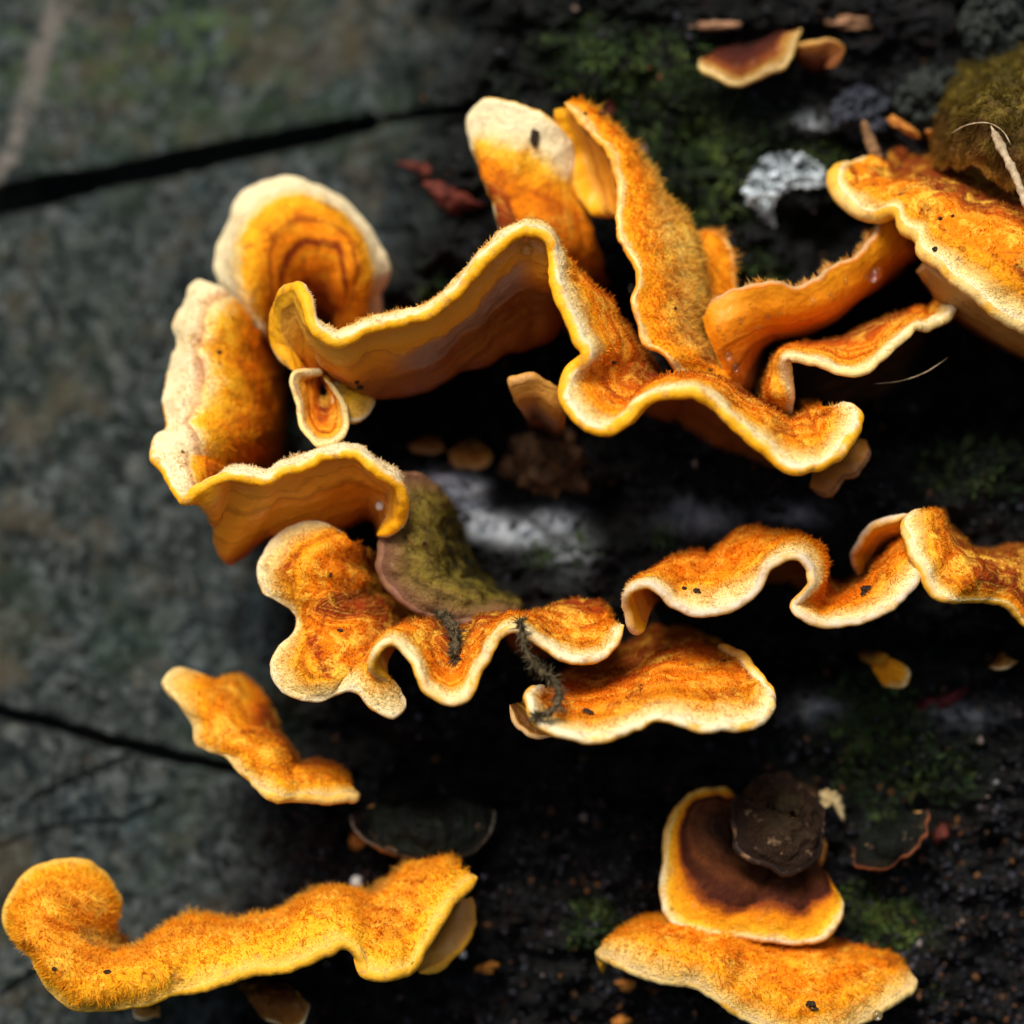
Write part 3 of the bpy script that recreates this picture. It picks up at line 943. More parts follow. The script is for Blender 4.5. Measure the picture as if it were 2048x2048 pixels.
bracket('big thick orange bracket with rounded tip and pale lower lip beside the straw', ["""
1757,320,3 1765,325,4 1775,320,b c.3
1712,341,5 1740,345,6 1790,320,b c.3
1683,345,7 1730,360,8 1800,320,b c.3
1672,365,9 1730,375,9 1815,325,b c.3
1685,395,10 1740,385,10 1830,325,b c.5
1715,420,11 1765,395,11 1850,325,b c.6
1760,433,12 1800,400,12 1870,325,b c.5
1797,422,13 1830,395,13 1890,325,b c.3
1812,450,14 1860,410,14 1915,330,b c.3
1840,470,15 1890,425,15 1940,335,b c.5
1850,505,16 1910,450,16 1965,340,b c.5
1880,522,17 1950,465,17 1995,345,b c.6
1915,556,18 1985,485,18 2030,350,b c.75
1965,595,19 2030,510,19 2070,360,b c.8
2020,630,19 2085,530,19 2110,370,b c.8
2060,655,19 2130,560,19 2150,390,b c.8
2120,690,18 2180,600,18 2190,420,b c.8
2200,720,14 2230,640,14 2230,460,b
2250,700,8 2260,640,8 2260,520,b"""], top='cream', rim=(CREAM, (0.82, 0.40, 0.02), (0.80, 0.36, 0.015), 0.55), wave=0.3, seed=9.0, thick=1.8, hair=(14, 0.55, 1.2), lump=0.25, tk=dict(zones=0.25, warp=0.6, patch=0.9, patch_col=(0.22, .04, .006), light_col=(0.88, .5, .05)))
bracket('ochre bracket edge below the big thick orange bracket', ["""
1832,543,10 1840,550,9 1850,560,b
1855,530,12 1860,550,11 1870,580,b
1900,560,14 1895,590,12 1900,615,b
1960,600,15 1950,635,12 1950,655,b
2020,640,15 2010,670,12 2010,690,b
2080,680,15 2070,700,12 2060,720,b
2150,720,12 2140,740,9 2130,750,b"""], top='ochre', under=UNDER_B, seed=9.5, hair=None, rim=(OCH, OCH, TAN))
bracket('old olive-brown hairy hump above the big thick orange bracket', ["""
1865,300,4 1885,240,5 1915,160,b
1895,330,9 1920,240,11 1945,130,b
1950,335,13 1965,240,15 1985,110,b
2010,360,14 2020,240,16 2035,95,b
2080,370,14 2090,240,16 2100,90,b
2150,370,10 2160,250,12 2170,110,b"""], top='hump', under=UNDER_B, seed=9.7, hair=(26, 1.2, 1.0, 0.6, 0.9), rim=((.2, .09, .012), (.1, .04, .01), BRN), lump=0.5, wave=0.9, thick=0.7, tk=dict(patch_col=(.08, .05, .012), light_col=(.2, .14, .02)))

bracket('narrow wavy bracket with orange felt and pale tip over the black hollow', ["""
1582,830,12 1560,820,13 1530,812,b c.4
1580,790,14 1555,785,15 1528,780,b c.4
1576,745,16 1556,742,15 1540,745,8 1550,730,b c.4
1578,716,18 1572,706,16 1572,702,9 1590,790,b c.6
1616,722,18 1620,706,15 1625,695,9 1640,800,b c.6
1660,735,18 1665,710,14 1672,684,9 1690,805,b c.6
1703,746,18 1710,713,14 1718,668,9 1735,800,b c.6
1743,731,18 1752,698,14 1765,646,9 1780,780,b c.6
1786,690,17 1792,666,14 1805,636,9 1815,740,b c.6
1820,664,16 1828,645,13 1838,622,9 1840,690,b c.8
1857,652,15 1862,635,12 1868,610,9 1870,640,5 c1
1905,630,13 1900,618,12 1893,603,10 1890,615,6 c1.4
1911,612,12 1903,606,12 1896,602,11 1892,608,8 c1.4"""], top='cream', under=UNDER_B, seed=10.0, hair=(18, 0.45, 1.0), thick=0.85, rim=(WHITE, CREAM, GOLD), tk=dict(patch=0.6))

bracket('broad lobed bracket with bright orange felt and cream lobes above two narrow waves', ["""
680,1062,12 700,1080,13 740,1100,9 775,1110,b c.3
605,1056,12 650,1090,15 710,1120,11 775,1125,b c1
548,1084,12 620,1115,16 700,1140,12 775,1140,b c1.3
523,1140,13 610,1140,17 700,1160,13 780,1155,b c1.4
530,1185,14 610,1165,17 700,1175,13 785,1165,b c1.2
563,1200,15 625,1190,17 705,1190,13 790,1175,b c.5
598,1232,15 640,1215,17 710,1205,13 800,1185,b c.2
600,1260,15 645,1250,17 720,1225,14 810,1195,b c.4
562,1298,16 635,1285,18 730,1250,15 820,1205,b c1
548,1345,17 630,1320,19 735,1275,16 830,1212,b c1
575,1383,18 640,1345,20 745,1290,16 840,1220,b c1
640,1396,19 680,1355,20 760,1290,16 850,1225,b c1
715,1380,20 720,1350,20 775,1285,16 860,1230,b c.8
740,1408,20 735,1360,20 785,1280,16 870,1232,b c1.1
785,1428,20 750,1355,20 790,1275,16 880,1235,b c1.3
805,1405,19 765,1340,20 800,1268,16 890,1238,b c1
776,1365,20 748,1318,20.5 800,1264,16 893,1238,b c.6
745,1335,22 755,1293,20.5 805,1260,16 895,1238,b c.6
752,1303,23 775,1276,20.5 815,1256,16 905,1240,b c.6
783,1286,23 800,1263,20 835,1253,16 915,1242,b c.6
815,1305,23 830,1275,20 855,1253,16 925,1243,b c.6
838,1347,24 850,1300,20 875,1260,16 940,1243,b c.6
866,1390,24 875,1330,20 895,1268,16 950,1243,b c.6
895,1405,24 900,1345,20 915,1272,16 965,1242,b c.6
928,1392,24 925,1335,20 935,1263,16 980,1242,b c.6
955,1350,23 955,1300,20 960,1250,16 995,1242,b c.6
978,1305,23 980,1270,20 985,1240,16 1015,1255,b c.6
1006,1264,22 1010,1245,20 1020,1233,15 1035,1300,b c.6
1034,1258,22 1040,1238,20 1055,1236,14 1060,1310,b c.6
1071,1277,22 1078,1250,19 1085,1228,14 1090,1310,b c.6
1113,1305,22 1118,1265,18 1122,1215,13 1120,1300,b c.7
1160,1323,22 1160,1275,18 1165,1210,12 1155,1280,b c.8
1202,1314,21 1195,1270,17 1195,1216,12 1180,1270,b c.8
1230,1286,20 1215,1260,17 1210,1226,12 1195,1260,b c.8
1248,1250,19 1236,1248,17 1222,1240,13 1210,1260,b c.8"""], top='cream', rim=(WHITE, (0.82, 0.40, 0.02), (0.80, 0.36, 0.015), 0.55), seed=11.0, hair=(22, 0.6, 1.0), thick=0.85, lump=0.2, tk=dict(zones=0.5, patch=1.0, patch_col=(0.32, .035, .004)))

bracket('old olive-green bracket wedged between the orange cup and lobed bracket', ["""
870,975,6 880,990,5 900,1010,b
825,957,8 860,1000,8 910,1050,b
798,962,9 845,1020,10 920,1080,b
785,1000,10 840,1050,12 930,1105,b
785,1050,11 840,1080,13 940,1125,b
772,1100,12 840,1110,13 955,1145,b
772,1150,12 850,1145,13 970,1160,b
800,1190,13 870,1175,13 985,1175,b
860,1225,13 910,1200,13 1000,1190,b
930,1245,13 960,1220,12 1015,1200,b
1000,1248,13 1005,1225,11 1030,1205,b
1040,1240,10 1040,1225,9 1045,1210,b"""], top='olive', under=UNDER_B, seed=12.0, hair=(16, 0.4, 1.3), rim=((.22, .1, .05), (.22, .1, .05), BRN), lump=0.3, thick=1.6, tk=dict(zones=0.95, patch_col=(.035, .022, .008), light_col=(.20, .15, .02)))

bracket('bracket with dark hollow centre and thick pale scalloped rim', ["""
1085,1372,20 1095,1385,19 1110,1375,b
1062,1380,23 1085,1390,20 1130,1370,12 1160,1330,b
1058,1405,25 1090,1405,21 1150,1375,13 1190,1310,b
1070,1440,26 1110,1420,22 1170,1375,14 1220,1300,b
1110,1465,27 1140,1425,22 1200,1370,14 1245,1290,b
1174,1480,27 1190,1425,22 1230,1360,14 1270,1280,b
1230,1471,27 1240,1415,22 1265,1345,14 1295,1270,b
1276,1453,26 1285,1400,22 1300,1330,14 1320,1262,b c1.2
1323,1438,26 1330,1385,21 1335,1315,14 1345,1258,b c1.2
1360,1446,26 1365,1385,21 1362,1310,14 1362,1258,b c1.2
1397,1457,26 1400,1385,21 1390,1312,14 1380,1262,b c1.3
1453,1453,25 1440,1382,20 1415,1315,13 1395,1270,b c1.3
1510,1446,24 1475,1375,19 1435,1315,12 1405,1278,b c1.2
1545,1408,22 1490,1360,17 1445,1312,11 1415,1285,b
1525,1362,19 1485,1340,15 1445,1308,10 1420,1288,b c.8
1490,1320,16 1465,1315,13 1440,1300,8 1425,1290,b c.4
1440,1287,12 1435,1295,10 1430,1292,b c.3"""], top='cream', rim=(WHITE, (0.82, 0.40, 0.02), (0.80, 0.36, 0.015), 0.55), seed=13.0, hair=(22, 0.6, 1.0), thick=0.9, tk=dict(zones=0.4, patch=0.75))
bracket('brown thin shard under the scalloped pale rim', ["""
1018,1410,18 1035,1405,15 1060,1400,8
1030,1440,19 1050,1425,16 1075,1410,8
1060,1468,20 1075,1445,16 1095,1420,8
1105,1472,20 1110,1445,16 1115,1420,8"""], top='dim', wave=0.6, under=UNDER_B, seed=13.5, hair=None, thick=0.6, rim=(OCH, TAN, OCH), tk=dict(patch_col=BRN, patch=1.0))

bracket('wavy ribbon bracket with brownish-white rim looping in an S', ["""
1290,1252,16 1300,1225,14 1310,1210,b c.5
1274,1266,18 1290,1215,15 1320,1190,b c.5
1252,1215,20 1275,1180,17 1330,1170,b c.5
1262,1180,22 1285,1158,18 1345,1138,10 1350,1215,b c.7
1290,1170,22 1310,1148,18 1355,1122,10 1375,1210,b c.7
1320,1182,22 1335,1153,18 1375,1112,10 1395,1200,b c.9
1350,1208,22 1362,1165,18 1400,1110,10 1420,1200,b c1.1
1392,1225,22 1398,1170,18 1425,1118,10 1440,1200,b c1.3
1443,1222,22 1442,1165,18 1447,1098,10 1460,1190,b c1.4
1486,1204,22 1480,1145,18 1475,1072,10 1490,1180,b c1.3
1520,1165,22 1515,1120,18 1510,1063,10 1515,1170,b c1.2
1541,1131,22 1540,1098,18 1538,1068,10 1540,1170,b c1.1
1571,1114,22 1570,1090,18 1562,1076,10 1565,1170,b c1.2
1606,1122,22 1605,1093,18 1600,1084,10 1585,1175,b c1.3
1625,1145,22 1638,1118,18 1630,1102,10 1605,1175,b c1.2
1622,1166,22 1643,1146,18 1640,1123,10 1620,1180,b
1600,1192,21 1630,1173,17 1640,1150,10 1640,1180,b
1585,1212,21 1620,1188,17 1650,1172,10 1660,1180,b
1606,1234,22 1635,1213,17 1665,1188,10 1680,1175,b
1640,1248,22 1655,1223,18 1690,1188,10 1695,1170,b
1685,1248,22 1692,1213,18 1720,1172,10 1710,1160,b
1730,1238,22 1735,1193,18 1750,1148,10 1725,1150,b
1777,1216,22 1770,1163,18 1770,1123,10 1745,1140,b
1820,1178,21 1800,1133,18 1785,1103,10 1760,1130,b
1841,1143,20 1820,1108,17 1800,1088,9 1775,1125,b
1835,1110,19 1820,1088,16 1805,1078,8 1790,1120,b""", ("""
1715,1150,8 1725,1145,7 1740,1140,b
1708,1110,10 1735,1105,8 1760,1110,b
1728,1073,12 1752,1085,9 1775,1095,b
1757,1048,13 1775,1070,10 1795,1085,b
1792,1040,14 1800,1060,11 1810,1080,b
1820,1030,14 1825,1055,11 1830,1080,b""", dict(thick=0.8))], top='cream', seed=14.0, hair=(22, 0.6, 0.9), thick=0.78, rim=((.68, .52, .34), (.74, .44, .12), (0.8, .36, .02), 0.55), tk=dict(zones=0.4, patch=0.6))

bracket('twisted red-orange bracket with white left edge beside the S-shaped ribbon', ["""
1840,1018,14 1855,1020,13 1870,1030,b c.3
1812,1050,17 1845,1045,17 1890,1055,b c.6
1822,1090,19 1860,1075,18 1915,1080,b c.6
1842,1140,20 1880,1100,18 1935,1100,b c.5
1862,1180,20 1900,1125,18 1955,1110,b c.5
1885,1196,20 1930,1145,18 1980,1110,b c.4
1920,1196,18 1955,1150,17 2005,1105,b c.15
1970,1196,16 1990,1150,16 2025,1100,b c.1
2015,1210,15 2030,1160,15 2050,1095,b c.1
2055,1245,14 2070,1180,15 2080,1100,b c.1
2120,1280,12 2130,1200,14 2130,1110,b c.1
2190,1260,6 2190,1200,9 2180,1130,b c.1"""], top='cream', seed=15.0, hair=(18, 0.55, 1.0), lump=0.2, tk=dict(zones=0.5, patch=0.9))

bracket('small two-lobed orange bracket alone beside the lower crack', ["""
400,1348,4 430,1358,4 470,1358,b c.6
350,1350,5 400,1370,6 490,1372,b c1.3
334,1372,6 395,1385,7 505,1388,b c1.4
345,1390,7 405,1400,8 515,1405,b c1.3
376,1413,8 425,1420,9 522,1420,b c.8
397,1450,8 445,1445,10 530,1440,b c.7
400,1485,9 460,1470,11 540,1460,b c.7
428,1500,10 485,1485,12 550,1475,b c.7
460,1513,11 510,1505,12 560,1490,b c.7
494,1547,12 535,1525,13 570,1505,b c.6
524,1577,13 552,1545,13 578,1520,b c.6
555,1596,14 572,1568,13 585,1540,b c.5
590,1592,13 600,1565,12 612,1535,b c.4
654,1596,12 648,1570,11 645,1533,b c.5
700,1596,11 685,1575,10 672,1542,b c.6
721,1588,9 706,1575,8 692,1560,b c.6"""], top='tanned', rim=(CREAM, (0.82, 0.40, 0.02), (0.80, 0.36, 0.015), 0.55), seed=16.0, hair=(18, 0.6, 1.0), dip=30, tk=dict(zones=0.3, patch=0.75))

bracket('long golden furry bracket with round upturned lobe at its end', ["""
238,1830,8 228,1845,9 240,1890,b
222,1783,8 205,1820,12 235,1890,b
190,1745,8 175,1810,14 230,1895,b
150,1728,9 140,1810,15 225,1900,b
100,1733,9 110,1820,16 225,1905,b
55,1760,10 85,1830,16 225,1910,b
27,1805,11 75,1845,17 228,1912,b
23,1855,12 80,1870,18 232,1914,b
60,1893,14 100,1900,19 238,1915,b
90,1945,16 130,1935,20 248,1915,b
115,1983,17 150,1960,20 260,1912,b
155,2008,18 185,1970,20 280,1905,b
215,2008,18 240,1965,20 300,1895,b
290,2002,19 300,1955,20 330,1875,b
352,1982,19 355,1940,19 365,1855,b
404,1972,19 405,1925,18 400,1842,b
455,1956,19 455,1910,18 450,1855,b
507,1940,19 507,1900,18 507,1850,b
580,1936,19 570,1890,18 565,1838,b
647,1900,19 630,1860,18 612,1808,b
688,1888,19 675,1850,18 660,1790,b
713,1908,19 705,1860,18 700,1795,b
728,1938,19 735,1875,17 730,1798,b
768,1950,19 775,1875,17 752,1796,b
818,1936,18 810,1860,16 778,1775,b
850,1893,17 840,1825,15 805,1755,b
880,1837,16 865,1790,14 840,1732,b
920,1787,14 895,1760,12 875,1722,b
955,1752,12 925,1740,10 905,1720,b"""], top='gold', seed=17.0, hair=(24, 0.95, 0.65, 0.35, 0.12), dip=35, thick=1.3, rim=(YEL, (0.8, .38, .02), (.8, .34, .015)), tk=dict(zones=0.2, patch=0.75, patch_col=(.62, .2, .01)))
bracket('ochre shell edge behind the raised tip of the golden bracket', ["""
942,1795,8 920,1800,9 880,1830,b
944,1830,8 915,1830,9 880,1850,b
912,1898,10 890,1880,10 860,1880,b
878,1932,11 860,1905,10 840,1890,b
838,1948,12 825,1920,10 810,1900,b"""], top='ochre', under=[(0, (.6, .28, .04)), (3, (.4, .17, .03)), (8, (.15, .06, .02)), (10, BRN)], seed=17.5, hair=None)
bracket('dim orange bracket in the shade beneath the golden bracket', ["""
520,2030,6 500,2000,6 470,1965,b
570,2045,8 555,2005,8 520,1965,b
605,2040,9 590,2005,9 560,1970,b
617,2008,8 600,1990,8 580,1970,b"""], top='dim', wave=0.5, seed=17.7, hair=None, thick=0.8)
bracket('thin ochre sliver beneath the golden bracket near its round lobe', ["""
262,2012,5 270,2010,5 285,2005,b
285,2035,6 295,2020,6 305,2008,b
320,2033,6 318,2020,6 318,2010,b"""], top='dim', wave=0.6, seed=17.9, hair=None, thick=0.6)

bracket('dark brown zoned bracket with orange margin resting on the furry orange one', ["""
1470,1595,3 1490,1615,4 1530,1640,b c.4
1415,1586,5 1455,1620,6 1520,1650,b c.35
1375,1602,6 1435,1635,8 1515,1660,b c.28
1346,1655,8 1420,1670,9 1515,1670,b c.3
1335,1720,9 1420,1710,10 1520,1680,b c.5
1333,1785,10 1430,1750,11 1530,1690,b c.9
1350,1840,11 1450,1780,12 1540,1700,b c1.2
1400,1860,12 1480,1800,12 1550,1705,b c1.1
1460,1866,12 1510,1810,12 1560,1710,b c1
1540,1874,12 1550,1815,12 1575,1710,b c.9
1610,1880,12 1595,1815,12 1590,1705,b c.8
1655,1865,12 1620,1800,11 1600,1695,b c.9
1678,1825,11 1635,1770,10 1605,1685,b c.6
1660,1785,8 1630,1745,8 1608,1675,b c.4
1636,1735,6 1620,1715,6 1605,1665,b c.3"""], top='zoned', seed=18.0, hair=(10, 0.3, 1.0), thick=1.2, tk=dict(zones=0.3, patch=0.3, patch_col=(.05, .014, .007), light_col=(.16, .05, .012), warp=0.6))
bracket('round blackish-brown old disc on the dark zoned bracket', ["""
1490,1590,8 1520,1610,10 1575,1636,12
1470,1640,11 1510,1640,12 1577,1640,12
1480,1690,13 1520,1670,13 1580,1643,12.5
1530,1728,14 1550,1690,14 1582,1645,12.5
1585,1741,14 1585,1695,14 1585,1645,12.5
1625,1715,13 1612,1680,13 1588,1643,12.5
1640,1670,11 1622,1655,11 1588,1640,12
1635,1620,8 1615,1625,9 1587,1637,12
1590,1570,6 1590,1600,8 1585,1636,12
1540,1562,6 1555,1595,8 1581,1636,12
1500,1575,7 1525,1605,9 1578,1636,12"""], top='brown', under=UNDER_B, seed=18.5, hair=(8, 0.3, 1.0), rim=(DRK, DRK, DRK), lump=0.5, wave=0.5, tk=dict(patch_col=(.012, .007, .004), light_col=(.045, .03, .011)))

bracket('wide furry orange bracket with pale edge below the dark zoned one', ["""
1205,1945,8 1215,1915,9 1240,1880,b
1203,1912,10 1225,1895,11 1262,1862,b
1240,1925,13 1260,1890,13 1300,1850,b c1.2
1280,1942,14 1300,1900,14 1340,1845,b c1.1
1336,1958,15 1350,1910,15 1380,1848,b
1402,1970,15 1410,1920,15 1425,1855,b
1437,1992,16 1445,1935,16 1460,1865,b
1470,2020,16 1480,1955,16 1495,1880,b
1525,2045,16 1530,1970,16 1535,1895,b
1600,2068,16 1595,1985,16 1590,1897,b
1660,2065,16 1650,1985,16 1635,1895,b
1718,2042,15 1700,1980,15 1685,1900,b
1772,2008,14 1750,1960,13 1735,1913,b
1818,1978,12 1795,1950,11 1780,1925,b
1833,1957,10 1815,1945,9 1800,1932,b"""], top='tanned', rim=(CREAM, (0.82, 0.40, 0.02), (0.80, 0.36, 0.015), 0.55), seed=19.0, hair=(22, 0.8, 0.8, 0.35, 0.15), dip=25, thick=1.3, tk=dict(zones=0.3, patch=0.75))

bracket('small blurred red-brown bowl with pale rim up on the mossy bark', ["""
1402,118,-1 1415,112,0 1440,100,b
1420,142,1 1435,125,1 1460,98,b
1475,165,2 1480,135,2 1485,95,b
1528,142,2 1520,118,2 1510,92,b
1570,125,2 1555,105,2 1540,85,b c1.5
1585,90,1 1570,85,1 1555,75,b c1.5
1600,57,-1 1585,62,0 1570,65,b""", ("""
1590,90,0 1595,110,-1 1605,130,b
1620,88,1 1625,110,0 1630,140,b
1658,83,1 1650,110,0 1640,140,b
1685,100,0 1665,118,0 1645,140,b
1670,135,0 1655,135,0 1640,145,b""", dict(thick=0.8))], top='red', under=[(0, (.3, .1, .02)), (2, (.13, .03, .012)), (10, DRK)], seed=20.0, hair=None, tk=dict(warp=0.4, zones=0.2, patch=0.3, patch_col=(.05, .01, .006), light_col=(.16, .03, .012)), rim=(CREAM, OCH, (.4, .15, .02)))

bracket('stubby ochre cone-shaped bracket in the hollow under the yellow arch', ["""
1027,800,12 1045,825,10 1060,860,b
1025,767,14 1050,800,12 1075,865,b
1062,755,14 1075,795,12 1095,870,b
1100,770,13 1105,810,12 1110,870,b
1136,810,11 1130,840,10 1125,870,b"""], top='ochre', under=[(0, (.62, .30, .05)), (2, (.48, .20, .03)), (5, (.2, .08, .02)), (10, BRN)], wave=0.4, seed=21.0, hair=None, rim=(OCH, (.62, .3, .06), (.6, .28, .05)))
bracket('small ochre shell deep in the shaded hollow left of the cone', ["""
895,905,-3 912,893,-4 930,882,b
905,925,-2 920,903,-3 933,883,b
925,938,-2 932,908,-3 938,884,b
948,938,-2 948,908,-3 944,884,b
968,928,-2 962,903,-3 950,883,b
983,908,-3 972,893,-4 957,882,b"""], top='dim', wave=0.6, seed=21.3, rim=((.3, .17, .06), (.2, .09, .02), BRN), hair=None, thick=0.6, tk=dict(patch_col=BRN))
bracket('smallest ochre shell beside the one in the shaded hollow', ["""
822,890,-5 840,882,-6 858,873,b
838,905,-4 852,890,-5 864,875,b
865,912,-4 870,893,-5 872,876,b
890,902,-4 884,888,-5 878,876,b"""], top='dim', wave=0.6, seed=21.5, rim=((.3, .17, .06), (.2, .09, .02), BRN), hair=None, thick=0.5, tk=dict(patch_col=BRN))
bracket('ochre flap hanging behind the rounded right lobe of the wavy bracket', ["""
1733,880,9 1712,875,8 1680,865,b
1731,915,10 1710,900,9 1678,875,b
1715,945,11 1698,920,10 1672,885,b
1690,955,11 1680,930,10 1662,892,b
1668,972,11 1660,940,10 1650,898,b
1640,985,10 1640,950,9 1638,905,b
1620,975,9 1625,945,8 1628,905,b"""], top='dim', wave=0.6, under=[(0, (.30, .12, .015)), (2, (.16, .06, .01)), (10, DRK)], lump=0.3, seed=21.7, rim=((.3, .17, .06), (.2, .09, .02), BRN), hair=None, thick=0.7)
bracket('small ochre bracket alone in the dark beneath the S-shaped ribbon', ["""
1765,1372,6 1750,1345,6 1715,1320,b
1808,1366,7 1780,1340,7 1735,1312,b
1814,1345,7 1785,1325,7 1750,1310,b
1780,1322,6 1765,1315,6 1745,1308,b"""], top='ochre', seed=22.0, hair=None, thick=0.7, tk=dict(patch_col=RED))
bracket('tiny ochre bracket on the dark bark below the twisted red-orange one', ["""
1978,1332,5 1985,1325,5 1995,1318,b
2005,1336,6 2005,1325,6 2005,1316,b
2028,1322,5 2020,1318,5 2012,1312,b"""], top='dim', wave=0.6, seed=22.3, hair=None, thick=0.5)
bracket('blackish half-disc bracket with thin white edge above the golden tip', ["""
705,1625,2 740,1610,3 800,1590,b c0.9
712,1655,4 760,1630,5 820,1595,b c0.7
762,1692,6 795,1650,7 835,1600,b c0.3
820,1710,7 835,1660,8 850,1602,b c0.2
880,1714,7 870,1660,8 865,1602,b c0.2
935,1702,6 910,1650,7 880,1600,b c0.25
972,1670,5 930,1635,6 890,1595,b c0.9
990,1620,3 950,1610,4 900,1588,b c0.8"""], top='moss', under=UNDER_B, seed=23.0, hair=(6, 0.3, 1.0), lump=0.35, thick=0.7, rim=((.6, .52, .38), (.03, .02, .012), DRK, 0.6), tk=dict(patch_col=(.003, .003, .003), light_col=(.012, .016, .009)))
bracket('mossy black bracket with crusty red edge beside the brown disc', ["""
1712,1690,5 1735,1670,6 1765,1640,b
1718,1728,7 1745,1690,8 1775,1640,b
1770,1730,8 1780,1690,9 1785,1640,b
1818,1700,8 1805,1670,8 1795,1635,b
1847,1672,7 1825,1650,7 1800,1630,b
1857,1620,5 1835,1622,5 1805,1622,b"""], top='moss', under=UNDER_B, seed=24.0, hair=(10, 0.4, 1.0), lump=0.35, thick=0.9, wave=0.6, rim=((.26, .07, .025), (.30, .09, .03), RED), tk=dict(patch_col=(.003, .003, .003), light_col=(.014, .02, .012)))

# ------------------------------------------------------------------ things on the brackets and the bark
BV = np.concatenate(BVH_V)
BF = np.concatenate(BVH_F)
bvh = BVHTree.FromPolygons([tuple(v) for v in BV], [tuple(f) for f in BF])
CAM = np.array(cam.location)


def hit(px, py):
    """first bracket surface (or else the log) behind a pixel -> point, normal towards the lens"""
    far = P(px, py, -10.0)
    dr = Vector(far - CAM).normalized()
    loc, nor, _, _ = bvh.ray_cast(Vector(CAM), dr, 1.0)
    if loc is None:
        return P(px, py, float(surf(px, py))), AD.copy()
    nor = np.array(nor)
    if np.dot(nor, AD) < 0:
        nor = -nor
    return np.array(loc), nor


def simple_mat(name, c0, c1, rough=0.8, scale=1500, spec=0.12, bump=0.6):
    n = NT(name)
    f = n.noise(scale, 4, 0.65)
    c = n.ramp(f, [(0.3, c0), (0.62, c1)])
    return n.finish(c, rough, n.bump(n.noise(scale * 2.2, 3, 0.6, 3.0), bump, 0.0002), spec)


def blob_mesh(name, rad, amp=0.3, freq=1.2, seed=0, nu=40, nv=24):
    """lumpy closed body; radii in mm along picture right, up and towards the lens"""
    th = np.linspace(0, 2 * math.pi, nu, endpoint=False)
    ph = np.linspace(0.02, math.pi - 0.02, nv)
    T_, H_ = np.meshgrid(th, ph)
    dirs = np.stack([np.cos(T_) * np.sin(H_), np.sin(T_) * np.sin(H_), np.cos(H_)], -1)
    loc = dirs * np.array(rad)
    r = 1 + amp * fbm(loc * freq + seed * 7.7, 4, 0.6)
    loc = loc * r[..., None]
    v = (loc[..., 0:1] * AX + loc[..., 1:2] * AU + loc[..., 2:3] * AD) * MM
    idx = np.arange(nu * nv).reshape(nv, nu)
    nxt = np.roll(idx, -1, axis=1)
    quads = np.stack([idx[:-1], idx[1:], nxt[1:], nxt[:-1]], -1).reshape(-1, 4)
    verts = v.reshape(-1, 3)
    caps = [(idx[0, k], idx[0, (k + 1) % nu]) for k in range(nu)]
    verts = np.concatenate([verts, [v[0].mean(0)], [v[-1].mean(0)]])
    tris = np.array([(len(verts) - 2, idx[0, k], idx[0, (k + 1) % nu]) for k in range(nu)] + [(len(verts) - 1, idx[-1, (k + 1) % nu], idx[-1, k]) for k in range(nu)])
    return mesh_from(name, verts, quads=quads, tris=tris)


def put(name, me, loc, mat, label=None, cat=None, group=None, kind=None):
    if mat is not None and not len(me.materials):
        me.materials.append(mat)
    ob = link(bpy.data.objects.new(name, me))
    ob.location = Vector(loc)
    tag(ob, label, cat, group, kind)
    return ob


# white crusty lichen, made of many little knobs
def knob_cluster(name, label, cat, px, py, rx, ry, n, r0, r1, mat, seed, lift=0.5, arc=None):
    g = np.random.default_rng(seed)
    org = P(px, py, float(surf(px, py)))
    VV, QQ, TT, off = [], [], [], 0
    for k in range(n):
        a, q = g.random() * 2 * math.pi, math.sqrt(g.random())
        x, y = px + rx * q * math.cos(a), py + ry * q * math.sin(a)
        if arc and not arc(x, y):
            continue
        r = r0 + (r1 - r0) * g.random() ** 2
        me = blob_mesh('tmp', (r, r, r * 0.9), 0.45, 1.6 / r * 0.6, g.random() * 30, 12, 8)
        v = np.empty(len(me.vertices) * 3, np.float32)
        me.vertices.foreach_get('co', v)
        v = v.reshape(-1, 3)
        c = P(x, y, float(surf(x, y)) + lift * r + g.random() * 2.2 * (1 - q * q) + 0.3) - org
        for p_ in me.polygons:
            (QQ if len(p_.vertices) == 4 else TT).append([i + off for i in p_.vertices])
        VV.append(v + c)
        off += len(v)
        bpy.data.meshes.remove(me)
    me = mesh_from(name, np.concatenate(VV), quads=np.array(QQ), tris=np.array(TT))
    return put(name, me, org, mat, label, cat)


lich = simple_mat('white_lichen', (0.05, 0.07, 0.075), (0.74, 0.82, 0.84), 0.9, 1100)
knob_cluster('lichen', 'white crusty lichen patch curling on the bark by the black hollow', 'lichen', 1575, 380, 85, 75, 620, 0.10, 0.42, lich, 3,
             arc=lambda x, y: ((x - 1600) / 62) ** 2 + ((y - 425) / 60) ** 2 > 0.75 and (x < 1600 or y < 375))
dlich = simple_mat('dark_lichen', (0.003, 0.004, 0.003), (0.036, 0.042, 0.034), 0.9, 1200)
knob_cluster('lichen', 'dark grey-green knobbly lichen heap above the olive-brown hump', 'lichen', 1985, 60, 62, 68, 420, 0.15, 0.65, dlich, 5, lift=3.0)
knob_cluster('lichen', 'dark green knobbly lichen heap beside the thick orange bracket', 'lichen', 1868, 200, 75, 60, 480, 0.15, 0.6, dlich, 6, lift=3.0)
blu = simple_mat('blue_grey_crust', (0.004, 0.004, 0.006), (0.05, 0.054, 0.068), 0.8, 1300)
knob_cluster('lichen', 'blue-grey crumbly lichen lump near the brown bark shard', 'lichen', 1722, 225, 55, 55, 260, 0.15, 0.55, blu, 8, lift=1.0)

